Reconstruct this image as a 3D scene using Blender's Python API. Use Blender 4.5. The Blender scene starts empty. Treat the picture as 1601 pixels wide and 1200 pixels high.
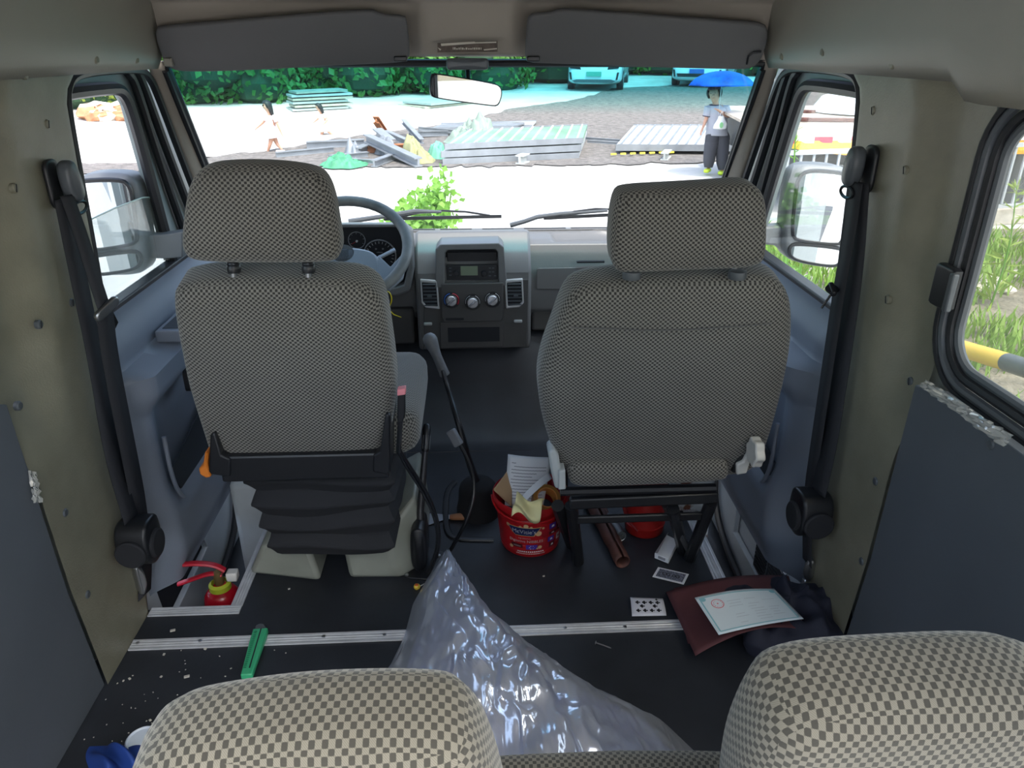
import bpy, bmesh, math, random
from mathutils import Vector as V, Matrix, noise
random.seed(7)
# ---------------------------------------------------------------- camera, sky, sun, exposure
sc = bpy.context.scene
COL = sc.collection
FPX = 1156.0; CX = 800.5; CY = 600.0; PITCH = math.radians(24.6); YAW = math.radians(2.72)
EYE = V((0, 0, 1.35))
FW = V((math.sin(YAW)*math.cos(PITCH), math.cos(YAW)*math.cos(PITCH), -math.sin(PITCH)))
RT = V((math.cos(YAW), -math.sin(YAW), 0)); UP = RT.cross(FW)
cam = bpy.data.cameras.new('camera'); camo = bpy.data.objects.new('camera', cam); COL.objects.link(camo)
cam.sensor_width = 36; cam.lens = FPX/1601*36; cam.clip_start = 0.02; cam.clip_end = 500
camo.matrix_world = Matrix.Translation(EYE) @ Matrix((RT, UP, -FW)).transposed().to_4x4()
sc.camera = camo
sc.view_settings.view_transform = 'Standard'; sc.view_settings.look = 'None'
sc.view_settings.gamma = 1.0; sc.view_settings.use_curve_mapping = False
sc.view_settings.exposure = 1.42
world = bpy.data.worlds.new('sky'); sc.world = world; world.use_nodes = True
wn = world.node_tree.nodes; wl = world.node_tree.links
bg = wn['Background']; sky = wn.new('ShaderNodeTexSky'); sky.sky_type = 'NISHITA'
sky.sun_disc = False; sky.sun_elevation = math.radians(58); sky.sun_rotation = math.radians(150)
sky.air_density = 1.0; sky.dust_density = 3.0; sky.ozone_density = 1.0
hs = wn.new('ShaderNodeHueSaturation'); hs.inputs['Saturation'].default_value = 0.75
wl.new(sky.outputs[0], hs.inputs['Color']); wl.new(hs.outputs[0], bg.inputs[0]); bg.inputs[1].default_value = 0.29
sun = bpy.data.lights.new('sun', 'SUN'); sun.energy = 1.15; sun.angle = math.radians(2.0); sun.color = (1, .96, .9)
suno = bpy.data.objects.new('sun', sun); COL.objects.link(suno)
suno.rotation_euler = V((0.10, -0.62, 1.5)).to_track_quat('Z', 'Y').to_euler()

# ---------------------------------------------------------------- measuring helpers
def ray(px, py): return FW + RT*((px-CX)/FPX) - UP*((py-CY)/FPX)
def aty(px, py, Y): d = ray(px, py); return EYE + d*(Y/d.y)
def atx(px, py, X): d = ray(px, py); return EYE + d*(X/d.x)
def atz(px, py, Z): d = ray(px, py); return EYE + d*((Z-EYE.z)/d.z)
def atp(px, py, P, N): d = ray(px, py); return EYE + d*((P-EYE).dot(N)/d.dot(N))
GZ = -0.62
def gz(x, y): return GZ + 0.052*max(0.0, y-14.0)
def atg(px, py):
    p = atz(px, py, GZ); d = ray(px, py)
    if p.y < 14 and d.z < 0: return p
    return EYE + d*((EYE.z-GZ+.052*14)/(.052*d.y-d.z))
def ppm(p): return FPX/(p-EYE).dot(FW)
def lerp(a, b, t): return a+(b-a)*t
def sst(a, b, x):
    t = max(0.0, min(1.0, (x-a)/(b-a))); return t*t*(3-2*t)

# ---------------------------------------------------------------- object helpers
ORG = {}
def tag(o, label=None, cat=None, group=None, kind=None):
    if label: o['label'] = label
    if cat: o['category'] = cat
    if group: o['group'] = group
    if kind: o['kind'] = kind
    return o
def thing(name, loc, label, cat, group=None):
    o = bpy.data.objects.new(name, None); COL.objects.link(o); o.location = loc; o.empty_display_size = .05
    ORG[o] = V(loc); return tag(o, label, cat, group)
def copy_tree(o, parent=None):
    c = o.copy(); COL.objects.link(c); c.parent = parent
    for ch in o.children: copy_tree(ch, c)
    return c

class B:
    def __init__(s): s.v = []; s.f = []; s.uv = {}
    def add(s, vs, fs):
        n = len(s.v); s.v += [V(p) for p in vs]; s.f += [[i+n for i in f] for f in fs]; return s
    def box(s, x0, x1, y0, y1, z0, z1):
        return s.add([(x0,y0,z0),(x1,y0,z0),(x1,y1,z0),(x0,y1,z0),(x0,y0,z1),(x1,y0,z1),(x1,y1,z1),(x0,y1,z1)],
            [(0,3,2,1),(4,5,6,7),(0,1,5,4),(1,2,6,5),(2,3,7,6),(3,0,4,7)])
    def obox(s, c, sx, sy, sz, ax=None, ay=None, az=None):
        ax = V(ax).normalized() if ax is not None else None; ay = V(ay).normalized() if ay is not None else None
        az = V(az).normalized() if az is not None else None
        if ax is None and ay is None and az is None: ax, ay, az = V((1,0,0)), V((0,1,0)), V((0,0,1))
        elif ax is not None and ay is not None: az = ax.cross(ay)
        elif ax is not None and az is not None: ay = az.cross(ax)
        elif ay is not None and az is not None: ax = ay.cross(az)
        c = V(c); P = []
        for z in (-1, 1):
            for (x, y) in ((-1,-1),(1,-1),(1,1),(-1,1)): P.append(c+ax*(x*sx/2)+ay*(y*sy/2)+az*(z*sz/2))
        return s.add(P, [(0,3,2,1),(4,5,6,7),(0,1,5,4),(1,2,6,5),(2,3,7,6),(3,0,4,7)])
    def bar(s, a, b, w, h, up=(0,0,1)):
        a, b = V(a), V(b); d = (b-a); u = V(up)
        if abs(d.normalized().dot(u)) > .98: u = V((0,1,0))
        ay = d.normalized(); ax = ay.cross(u).normalized()
        return s.obox((a+b)/2, w, d.length, h, ax=ax, ay=ay)
    def tube(s, pts, r, n=8, closed=False, cap=True, flat=1.0, ref=None):
        pts = [V(p) for p in pts]; m = len(pts); rr = r if isinstance(r, (list, tuple)) else [r]*m
        base = len(s.v); prev = None; rings = []
        for i, p in enumerate(pts):
            if closed: t = pts[(i+1) % m]-pts[i-1]
            else: t = pts[min(i+1, m-1)]-pts[max(i-1, 0)]
            if t.length < 1e-9: t = V((0,0,1))
            t.normalize()
            if ref is not None: nrm = V(ref)
            elif prev is None: nrm = V((0,0,1)) if abs(t.z) < .9 else V((1,0,0))
            else: nrm = prev
            nrm = nrm-t*nrm.dot(t)
            if nrm.length < 1e-6: nrm = t.orthogonal()
            nrm.normalize(); prev = nrm; bi = t.cross(nrm)
            rings.append([p+nrm*(math.cos(2*math.pi*k/n)*rr[i]*flat)+bi*(math.sin(2*math.pi*k/n)*rr[i]) for k in range(n)])
        for R_ in rings: s.v += R_
        for i in range(m if closed else m-1):
            for k in range(n):
                a = base+i*n; b = base+((i+1) % m)*n
                s.f.append([a+k, a+(k+1) % n, b+(k+1) % n, b+k])
        if cap and not closed:
            s.f.append([base+k for k in range(n)][::-1]); s.f.append([base+(m-1)*n+k for k in range(n)])
        return s
    def lathe(s, prof, c=(0,0,0), n=24, axis=(0,0,1), cap=True, sx=1.0):
        c = V(c); az = V(axis).normalized(); ax = az.orthogonal().normalized()
        if abs(az.z) > .99: ax = V((1,0,0))
        ay = az.cross(ax); base = len(s.v)
        for (r, z) in prof:
            for k in range(n):
                a = 2*math.pi*k/n; s.v.append(c+az*z+ax*(math.cos(a)*r*sx)+ay*(math.sin(a)*r))
        m = len(prof)
        for i in range(m-1):
            for k in range(n):
                s.f.append([base+i*n+k, base+i*n+(k+1) % n, base+(i+1)*n+(k+1) % n, base+(i+1)*n+k])
        if cap:
            s.f.append([base+k for k in range(n)][::-1]); s.f.append([base+(m-1)*n+k for k in range(n)])
        return s
    def prism(s, poly, d):
        poly = [V(p) for p in poly]; n = len(poly); d = V(d); base = len(s.v)
        s.v += poly+[p+d for p in poly]
        s.f.append([base+i for i in range(n)]); s.f.append([base+n+i for i in range(n)][::-1])
        for i in range(n): s.f.append([base+i, base+n+i, base+n+(i+1) % n, base+(i+1) % n])
        return s
    def strip(s, A, C, d, closed=True):
        """ring-shaped slab between loops A and C (same length), thickness vector d"""
        n = len(A); base = len(s.v); d = V(d)
        s.v += [V(p) for p in A]+[V(p) for p in C]+[V(p)+d for p in A]+[V(p)+d for p in C]
        for i in range(n if closed else n-1):
            j = (i+1) % n
            s.f += [[base+i, base+j, base+n+j, base+n+i], [base+2*n+i, base+3*n+i, base+3*n+j, base+2*n+j],
                    [base+i, base+2*n+i, base+2*n+j, base+j], [base+n+i, base+n+j, base+3*n+j, base+3*n+i]]
        return s
    def grid(s, fn, nu, nv, cu=False):
        base = len(s.v)
        for i in range(nu+(0 if cu else 1)):
            for j in range(nv+1): s.v.append(V(fn(i/nu, j/nv)))
        N = nu if cu else nu+1
        for i in range(nu):
            for j in range(nv):
                a = base+(i % N)*(nv+1)+j; b = base+((i+1) % N)*(nv+1)+j
                s.f.append([a, b, b+1, a+1])
        return s
    def cushion(s, outline, depth, r, O, Au, Av, Aw, bulge=.01, n=72, fbulge=None, sharp=None):
        Au, Av, Aw, O = V(Au), V(Av), V(Aw), V(O)
        P = resample(outline, n)
        cx = sum(p[0] for p in P)/n; cy = sum(p[1] for p in P)/n
        area = sum(P[i][0]*P[(i+1) % n][1]-P[(i+1) % n][0]*P[i][1] for i in range(n)); sg = 1 if area > 0 else -1
        def inset(k):
            out = []
            for i in range(n):
                a = P[i-1]; b = P[(i+1) % n]; t = V((b[0]-a[0], b[1]-a[1])); t.normalize()
                out.append((P[i][0]-t.y*sg*k, P[i][1]+t.x*sg*k))
            return out
        rings = []
        I = inset(r)
        for q in (0.02, .3, .55, .75, .9, 1.0): rings.append(([(lerp(cx, p[0], q), lerp(cy, p[1], q)) for p in I], -bulge*(1-q*q)))
        for a in (25, 50, 75, 90):
            A = math.radians(a); rings.append((inset(r*(1-math.sin(A))), r*(1-math.cos(A))))
        for a in (90, 65, 35, 0):
            A = math.radians(a); rings.append((inset(r*(1-math.sin(A))), depth-r*(1-math.cos(A))))
        fb = bulge if fbulge is None else fbulge
        for q in (.85, .6, .3, .02): rings.append(([(lerp(cx, p[0], q), lerp(cy, p[1], q)) for p in I], depth+fb*(1-q*q)))
        base = len(s.v)
        for R_, w in rings:
            for p in R_: s.v.append(O+Au*p[0]+Av*p[1]+Aw*w)
        for i in range(len(rings)-1):
            for k in range(n):
                s.f.append([base+i*n+k, base+i*n+(k+1) % n, base+(i+1)*n+(k+1) % n, base+(i+1)*n+k])
        s.f.append([base+k for k in range(n)]); m = len(rings)-1; s.f.append([base+m*n+k for k in range(n)])
        return s
    def build(s, name, mat, parent=None, smooth=35, bevel=0, sub=0, frame=None, solid=0, loc=None, keep=False):
        me = bpy.data.meshes.new(name)
        if parent is not None: L = ORG[parent]
        elif keep: L = V((0,0,0))
        else:
            xs = [p.x for p in s.v]; ys = [p.y for p in s.v]; zs = [p.z for p in s.v]
            L = V(loc) if loc is not None else V(((min(xs)+max(xs))/2, (min(ys)+max(ys))/2, min(zs)))
        me.from_pydata([p-L for p in s.v], [], s.f); me.validate(); me.update()
        bm = bmesh.new(); bm.from_mesh(me); bmesh.ops.recalc_face_normals(bm, faces=bm.faces); bm.to_mesh(me); bm.free()
        if frame is not None: box_uv(me, *frame)
        me.materials.append(mat)
        if smooth:
            me.polygons.foreach_set('use_smooth', [True]*len(me.polygons))
            me.set_sharp_from_angle(angle=math.radians(smooth))
        o = bpy.data.objects.new(name, me); COL.objects.link(o)
        if parent is not None: o.parent = parent
        else: o.location = L
        ORG[o] = L
        if solid:
            m = o.modifiers.new('solid', 'SOLIDIFY'); m.thickness = solid; m.offset = 0
        if bevel:
            m = o.modifiers.new('bevel', 'BEVEL'); m.width = bevel; m.segments = 2; m.limit_method = 'ANGLE'; m.angle_limit = math.radians(40)
        if sub:
            m = o.modifiers.new('sub', 'SUBSURF'); m.levels = sub; m.render_levels = sub
        return o

def resample(outline, n):
    pts = [V((p[0], p[1])) for p in outline]
    for _ in range(3):                      # Chaikin rounding
        q = []
        for i in range(len(pts)):
            a = pts[i]; b = pts[(i+1) % len(pts)]
            q += [a*.75+b*.25, a*.25+b*.75]
        pts = q
    L = [0]
    for i in range(len(pts)): L.append(L[-1]+(pts[(i+1) % len(pts)]-pts[i]).length)
    out = []; T = L[-1]; j = 0
    for k in range(n):
        t = T*k/n
        while L[j+1] < t: j += 1
        a = pts[j]; b = pts[(j+1) % len(pts)]; q = (t-L[j])/max(1e-9, L[j+1]-L[j]); p = a.lerp(b, q); out.append((p.x, p.y))
    return out
def smooth3(pts, n=40, closed=False, it=3):
    pts = [V(p) for p in pts]
    for _ in range(it):
        q = [] if closed else [pts[0]]
        m = len(pts)
        for i in range(m if closed else m-1):
            a = pts[i]; b = pts[(i+1) % m]; q += [a*.75+b*.25, a*.25+b*.75]
        if not closed: q.append(pts[-1])
        pts = q
    return pts
def box_uv(me, Au, Av, Aw):
    Au, Av, Aw = V(Au).normalized(), V(Av).normalized(), V(Aw).normalized()
    uv = me.uv_layers.new(name='UVMap')
    for p in me.polygons:
        n = p.normal; a = (abs(n.dot(Au))*.8, abs(n.dot(Av))*.7, abs(n.dot(Aw)))
        k = a.index(max(a))
        for li in p.loop_indices:
            c = me.vertices[me.loops[li].vertex_index].co
            u, v, w = c.dot(Au), c.dot(Av), c.dot(Aw)
            uv.data[li].uv = [(w, v), (u, w), (u, v)][k]
def rrect(cx, cy, w, h, r, n=5):
    out = []
    for (sx, sy, a0) in ((1,1,0),(-1,1,90),(-1,-1,180),(1,-1,270)):
        for k in range(n+1):
            a = math.radians(a0+90*k/n)
            out.append((cx+sx*(w/2-r)+r*math.cos(a), cy+sy*(h/2-r)+r*math.sin(a)))
    return out

# ---------------------------------------------------------------- materials
def mat(name, col=(.5,.5,.5), rough=.6, metal=0.0, var=.0, vscale=8, bump=0.0, bscale=200, spec=.5, trans=0, emit=None, sheen=0, coat=0, bdist=.001):
    m = bpy.data.materials.new(name); m.use_nodes = True
    N = m.node_tree.nodes; L = m.node_tree.links; b = N['Principled BSDF']
    b.inputs['Base Color'].default_value = (*col, 1); b.inputs['Roughness'].default_value = rough
    b.inputs['Metallic'].default_value = metal; b.inputs['Specular IOR Level'].default_value = spec
    if sheen: b.inputs['Sheen Weight'].default_value = sheen
    if coat: b.inputs['Coat Weight'].default_value = coat
    if trans: b.inputs['Transmission Weight'].default_value = trans
    tc = None
    if var or bump:
        tc = N.new('ShaderNodeTexCoord')
    if var:
        nz = N.new('ShaderNodeTexNoise'); nz.inputs['Scale'].default_value = vscale; nz.inputs['Detail'].default_value = 6
        L.new(tc.outputs['Object'], nz.inputs['Vector'])
        mr = N.new('ShaderNodeMapRange'); mr.inputs['From Min'].default_value = .3; mr.inputs['From Max'].default_value = .7
        mr.inputs['To Min'].default_value = 1-var; mr.inputs['To Max'].default_value = 1+var
        L.new(nz.outputs['Fac'], mr.inputs['Value'])
        mx = N.new('ShaderNodeVectorMath'); mx.operation = 'SCALE'; mx.inputs[0].default_value = col
        L.new(mr.outputs[0], mx.inputs['Scale']); L.new(mx.outputs[0], b.inputs['Base Color'])
    if bump:
        nz = N.new('ShaderNodeTexNoise'); nz.inputs['Scale'].default_value = bscale; nz.inputs['Detail'].default_value = 3
        L.new(tc.outputs['Object'], nz.inputs['Vector'])
        bp = N.new('ShaderNodeBump'); bp.inputs['Strength'].default_value = bump; bp.inputs['Distance'].default_value = bdist
        L.new(nz.outputs['Fac'], bp.inputs['Height']); L.new(bp.outputs[0], b.inputs['Normal'])
    if emit:
        b.inputs['Emission Color'].default_value = (*emit[:3], 1); b.inputs['Emission Strength'].default_value = emit[3]
    return m
def glass(name, tint=(1,1,1), refl=.06, haze=0.0):
    m = bpy.data.materials.new(name); m.use_nodes = True; N = m.node_tree.nodes; L = m.node_tree.links; N.clear()
    o = N.new('ShaderNodeOutputMaterial'); t = N.new('ShaderNodeBsdfTransparent'); t.inputs[0].default_value = (*tint, 1)
    g = N.new('ShaderNodeBsdfGlossy'); g.inputs['Roughness'].default_value = .02
    mx = N.new('ShaderNodeMixShader'); fr = N.new('ShaderNodeLayerWeight'); fr.inputs[0].default_value = .15
    mr = N.new('ShaderNodeMapRange'); mr.inputs['To Min'].default_value = refl*.5; mr.inputs['To Max'].default_value = .22
    L.new(fr.outputs['Fresnel'], mr.inputs['Value']); L.new(mr.outputs[0], mx.inputs[0]); L.new(t.outputs[0], mx.inputs[1]); L.new(g.outputs[0], mx.inputs[2])
    last = mx
    if haze:
        df = N.new('ShaderNodeBsdfDiffuse'); df.inputs[0].default_value = (.8,.8,.75,1); m2 = N.new('ShaderNodeMixShader'); m2.inputs[0].default_value = haze
        L.new(last.outputs[0], m2.inputs[1]); L.new(df.outputs[0], m2.inputs[2]); last = m2
    L.new(last.outputs[0], o.inputs[0]); return m
def fabric(name, c1, c2, pu=.0108, pv=.0100):
    m = bpy.data.materials.new(name); m.use_nodes = True; N = m.node_tree.nodes; L = m.node_tree.links; b = N['Principled BSDF']
    b.inputs['Roughness'].default_value = .95; b.inputs['Specular IOR Level'].default_value = .2; b.inputs['Sheen Weight'].default_value = .25
    uv = N.new('ShaderNodeUVMap'); sep = N.new('ShaderNodeSeparateXYZ'); L.new(uv.outputs[0], sep.inputs[0])
    def mth(op, a, bb=None):
        n = N.new('ShaderNodeMath'); n.operation = op
        for i, x in enumerate((a, bb)):
            if x is None: continue
            if isinstance(x, (int, float)): n.inputs[i].default_value = x
            else: L.new(x, n.inputs[i])
        return n.outputs[0]
    su = mth('SINE', mth('MULTIPLY', sep.outputs[0], 2*math.pi/pu)); sv = mth('SINE', mth('MULTIPLY', sep.outputs[1], 2*math.pi/pv))
    pr = mth('MULTIPLY', su, sv)
    mr = N.new('ShaderNodeMapRange'); mr.inputs['From Min'].default_value = -.06; mr.inputs['From Max'].default_value = .14; L.new(pr, mr.inputs['Value'])
    dg = mth('SINE', mth('MULTIPLY', mth('ADD', sep.outputs[0], sep.outputs[1]), 2*math.pi/.0019))
    nz = N.new('ShaderNodeTexNoise'); nz.inputs['Scale'].default_value = 700
    nz2 = N.new('ShaderNodeTexNoise'); nz2.inputs['Scale'].default_value = 6; nz2.inputs['Detail'].default_value = 5
    tc = N.new('ShaderNodeTexCoord'); L.new(tc.outputs['Object'], nz.inputs['Vector']); L.new(tc.outputs['Object'], nz2.inputs['Vector'])
    lt = mth('ADD', mth('ADD', mth('MULTIPLY', dg, .13), .8), mth('MULTIPLY', nz2.outputs['Fac'], .4))
    cs = N.new('ShaderNodeVectorMath'); cs.operation = 'SCALE'; cs.inputs[0].default_value = c1; L.new(lt, cs.inputs['Scale'])
    mx = N.new('ShaderNodeMix'); mx.data_type = 'RGBA'; L.new(mr.outputs[0], mx.inputs['Factor']); L.new(cs.outputs[0], mx.inputs['A'])
    mx.inputs['B'].default_value = (*c2, 1); L.new(mx.outputs['Result'], b.inputs['Base Color'])
    bp = N.new('ShaderNodeBump'); bp.inputs['Strength'].default_value = .4; bp.inputs['Distance'].default_value = .0006
    L.new(nz.outputs['Fac'], bp.inputs['Height']); L.new(bp.outputs[0], b.inputs['Normal'])
    return m
M = {}
M['beige'] = mat('beige plastic', (.26,.243,.20), .5, var=.05, vscale=3, bump=.35, bscale=420)
M['beige_grain'] = mat('grained beige pillar plastic', (.225,.212,.155), .42, var=.10, vscale=14, bump=.6, bscale=260)
M['liner'] = mat('headliner plastic', (.35,.305,.255), .6, var=.05, vscale=2, bump=.25, bscale=300)
M['slate'] = mat('slate grey panel', (.105,.118,.135), .6, var=.10, vscale=3, bump=.2, bscale=200)
M['visor'] = mat('visor vinyl', (.115,.112,.112), .7, var=.06, vscale=4, bump=.3, bscale=300)
M['vinyl'] = mat('black floor vinyl', (.020,.023,.030), .55, var=.35, vscale=5, bump=.4, bscale=60)
M['alu'] = mat('aluminium strip', (.60,.61,.64), .38, .25, var=.12, vscale=25)
M['rubber'] = mat('black rubber', (.016,.017,.020), .45)
M['gasket'] = mat('grey gasket', (.09,.10,.11), .35)
M['paint'] = mat('grey-green painted metal', (.22,.26,.26), .35, var=.08, vscale=6)
M['white_metal'] = mat('white painted metal', (.50,.54,.56), .35, var=.12, vscale=5)
M['door'] = mat('blue-grey door plastic', (.19,.215,.265), .42, var=.04, vscale=4, bump=.3, bscale=350)
M['door_dark'] = mat('dark door plastic', (.03,.035,.045), .6)
M['dash'] = mat('grey dashboard plastic', (.155,.155,.155), .40, var=.06, vscale=5, bump=.3, bscale=350)
M['dash_dark'] = mat('dark console plastic', (.07,.067,.065), .6, var=.05, bump=.2, bscale=350)
M['black'] = mat('black plastic', (.012,.013,.016), .35)
M['blackmat'] = mat('matt black', (.014,.015,.019), .8)
M['chrome'] = mat('chrome', (.8,.8,.82), .12, 1.0)
M['steel'] = mat('steel', (.45,.46,.48), .35, 1.0)
M['mirror'] = mat('mirror', (.93,.94,.95), .01, 1.0)
M['fabric'] = fabric('checked seat fabric', (.235,.222,.195), (.042,.040,.037))
M['fabric_rear'] = fabric('checked bench fabric', (.215,.195,.155), (.062,.057,.047), .0108, .0125)
M['glass'] = glass('window glass', (.93,.96,.95))
M['dirty_glass'] = glass('dusty window glass', (.86,.88,.84), haze=.13)
# ================================================================ THE VAN BODY
XL, XR = -.89, .865
def sidex(s): return XL if s < 0 else XR
def st(name, bb, m, **k):
    o = bb.build(name, m, **k); o['kind'] = 'structure'; return o

# ---- floor: deck with a step well cut out at each front door
WY0, WX = 1.565, .655
fb = B()
fb.box(-.95, .92, -1.6, WY0, -.03, 0); fb.box(-WX, WX+.0, WY0, 2.36, -.03, 0)
floor = st('floor', fb, M['vinyl'], smooth=0, keep=True)
# rising toe board / engine tunnel, one moulded vinyl sheet
def toe(u, v):
    x = lerp(-.9, .9, u); t = v
    y = 2.34+.62*t; z = .002+.36*sst(.05, .75, t)
    hump = .03*math.exp(-((x-.02)/.26)**2)*sst(0, .5, t)*(1-sst(.8, 1, t)); wr = .006*noise.noise(V((x*6, t*6, 1)))
    return (x, y-.10*math.exp(-((x-.02)/.3)**2)*sst(.15, .8, t)+.02, z+hump+wr)
st('wall_front', B().grid(toe, 60, 30), M['vinyl'], keep=True)
st('wall_firewall', B().box(-.9, .9, 2.86, 2.9, -.3, .685), M['blackmat'], smooth=0, keep=True)
for s, nm in ((-1, 'step_left'), (1, 'step_right')):
    w = B(); xo = s*.95
    w.box(min(s*WX, xo), max(s*WX, xo), WY0, 2.9, -.33, -.30)
    st('floor_'+nm, w, M['vinyl'], smooth=0, keep=True)
    w = B().box(min(s*WX, s*(WX-.012)), max(s*WX, s*(WX-.012)), WY0, 2.36, -.3, -.002)
    w.box(min(s*WX, xo), max(s*WX, xo), WY0-.012, WY0, -.3, -.031)
    st('wall_well'+nm[4:], w, M['blackmat'], smooth=0, keep=True)

# ---- aluminium floor strips
def rib(bb, a, b, w=.034, up=(0,0,1)):
    a, b = V(a), V(b); d = (b-a).normalized(); ax = d.cross(V(up)).normalized()
    prof = [(-w/2, 0), (-w/2, .004), (-w/4-.003, .004), (-w/4, .0025), (-w/4+.003, .004), (-.002, .004), (0, .0025), (.002, .004), (w/4-.003, .004), (w/4, .0025), (w/4+.003, .004), (w/2, .004), (w/2, 0)]
    return bb.prism([a+ax*p[0]+V(up)*p[1] for p in prof], b-a)
sy = 1.44
t1 = st('trim_1', rib(B(), (-.875, sy-.004, .0005), (.84, sy+.004, .0005)), M['alu'], smooth=20)
tag(t1, 'ribbed aluminium strip screwed across the black floor')
for i in range(12):
    x = -.86+i*.152
    c = B().lathe([(.0045, 0), (.0045, .0015), (.002, .002)], (x, sy+.001+.002*math.sin(i*3), .0045), 10); c.build('screw', M['steel'], t1)
t2 = st('trim_2', rib(B(), (-.655, 1.567, .0005), (-.655, 2.3, .0005), .03), M['alu'], smooth=20)
t3 = st('trim_3', rib(B(), (-.875, 1.553, .0005), (-.641, 1.553, .0005), .03), M['alu'], smooth=20)
t4 = st('trim_4', rib(B(), (.655, 1.52, .0005), (.655, 2.3, .0005), .034), M['alu'], smooth=20)

# ---- side walls
def yz(s, pts, dx=0.0): return [V((sidex(s)+dx*-s, p[0], p[1])) for p in pts]
# loops in (y, z); the two sides differ a little
OPEN = {-1: [(1.575,-.02),(1.64,.25),(1.70,.55),(1.745,.85),(1.775,1.12),(1.79,1.235),(1.815,1.272),(1.86,1.290),(2.0,1.295),(2.20,1.292),(2.262,1.278),(2.30,1.235),(2.40,1.03),(2.52,.80),(2.60,.66)],
         1: [(1.535,-.02),(1.60,.25),(1.655,.55),(1.69,.80),(1.73,1.10),(1.755,1.235),(1.775,1.272),(1.82,1.290),(1.98,1.296),(2.16,1.294),(2.232,1.278),(2.275,1.235),(2.39,1.03),(2.52,.80),(2.60,.66)]}
RWIN = {-1: (1.30, 1.255, .795), 1: (1.275, 1.250, .795)}        # rear window: front edge y, top z, bottom z
capn = 0
for s, nm in ((-1, 'left'), (1, 'right')):
    X = sidex(s); out = -s            # +out is towards the cabin
    fy, tz, bz = RWIN[s]
    # outer skin of the body below and behind the windows
    w = B()
    yend = -1.05 if s < 0 else -.15
    w.box(min(X+s*.05, X+s*.075), max(X+s*.05, X+s*.075), yend, 1.56, -.45, bz-.03)
    w.box(min(X+s*.05, X+s*.075), max(X+s*.05, X+s*.075), -1.05, 2.25, tz+.05, 1.76)
    w.box(min(X+s*.05, X+s*.075), max(X+s*.05, X+s*.075), fy+.03, 1.60, bz-.03, tz+.05)
    st('wall_'+nm, w, M['paint'], smooth=0, keep=True)
    # lower inner panel, slate
    ly = 1.285 if s < 0 else 1.29
    bot = [(ly+.012*math.sin(0), 0.0)]
    pan = [(yend, 0), (ly+.03, 0), (ly+.005, .3), (ly, bz-.055), (fy-.06, bz-.035), (yend, bz-.035)]
    o = st('trim_%d' % (5 if s < 0 else 6), B().prism(yz(s, pan, .006), V((s*.02, 0, 0))), M['slate'], smooth=0, bevel=.003)
    # B pillar panel (grained beige), front edge follows the door opening
    fr = OPEN[s][:7]
    back = [(fy+.035, tz+.005), (fy+.03, bz+.03), (fy+.02, bz-.02), (ly-.004, bz-.045), (ly, .3), (ly+.03, .0)]
    o2 = B()
    npz = 26
    def edge(pl, z):
        q = sorted(pl, key=lambda p: p[1])
        if z <= q[0][1]: return q[0][0]
        for a, b in zip(q, q[1:]):
            if a[1] <= z <= b[1] and b[1] > a[1]: return lerp(a[0], b[0], (z-a[1])/(b[1]-a[1]))
        return q[-1][0]
    backz = [(fy+.045, 1.33), (fy+.035, tz-.03), (fy+.022, 1.0), (fy+.022, bz+.05), (fy+.03, bz), (ly+.01, bz-.03), (ly, .6), (ly+.005, .3), (ly+.03, 0)]
    def pil(u, v, s=s, X=X, backz=backz):
        z = lerp(0.0, 1.325, v); y0 = edge(backz, z); y1 = edge(OPEN[s][:8], z)
        y = lerp(y0, y1, u)
        up = sst(.55, .80, z)                               # above the sill the middle stands proud of the window recess
        rec = .045*up*(1-sst(.18, .42, u))
        rec2 = .05*sst(.88, 1.0, u)**2                        # rolls round into the door jamb
        groove = .012*(1-up)*0
        return (X+s*(rec+rec2+groove)+out*.012, y, z)
    pm = M['beige_grain']
    pi_ = st('trim_%d' % (7 if s < 0 else 8), B().grid(pil, 30, 44), pm, smooth=60)
    # upper cove panel, roof line above the doors and windows
    def cove(u, v, s=s, X=X):
        y = lerp(-1.05, 2.275 if s < 0 else 2.285, u)
        z0 = 1.292
        if y < fy+.05: z0 = tz+.01
        elif y < fy+.09: z0 = lerp(tz+.01, 1.292, sst(fy+.05, fy+.09, y))
        z = lerp(z0, 1.78, v)
        t = (z-1.28)/.5
        return (X+out*(.014+.02*sst(0,.08,v)+.11*max(0, t)**1.6), y-.10*max(0, t)*sst(1.7, 2.27, y), z)
    cv = st('trim_%d' % (9 if s < 0 else 10), B().grid(cove, 70, 20), M['beige'], smooth=60, solid=.004)
    # screw caps, each pressed into its panel
    caps = {-1: [(39,117),(151,93),(214,93),(74,194),(23,294),(112,473),(62,507),(30,634),(102,801),(137,929)],
             1: [(1286,81),(1222,88),(1395,101),(1579,106),(1365,173),(1415,266),(1340,445),(1387,468),(1423,596),(1369,752),(1549,694),(1347,877)]}[s]
    for (cx_, cy_) in caps:
        upz = cy_ < 120
        p = atx(cx_, cy_, X+out*.03)
        for _ in range(6):
            if upz: xx = cove((p.y+1.05)/((2.275 if s < 0 else 2.285)+1.05), max(0, (p.z-1.292)/(1.78-1.292)))[0]
            elif (s > 0 and cx_ > 1500) or (s < 0 and cx_ < 35 and cy_ > 620): xx = X+out*.006
            else:
                y0_, y1_ = edge(backz, p.z), edge(OPEN[s][:8], p.z); xx = pil(min(1, max(0, (p.y-y0_)/(y1_-y0_))), p.z/1.325)[0]
            p = atx(cx_, cy_, xx)
        par = cv if upz else (o if (s > 0 and cx_ > 1500) else pi_)
        c = B().lathe([(.0095, -.006), (.0095, .0005), (.007, .003), (.0, .0032)], p, 16, axis=(out, 0, 0))
        c.build('screw_cap', M['beige_grain'] if p.z > .85 else M['gasket'], par)
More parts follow.
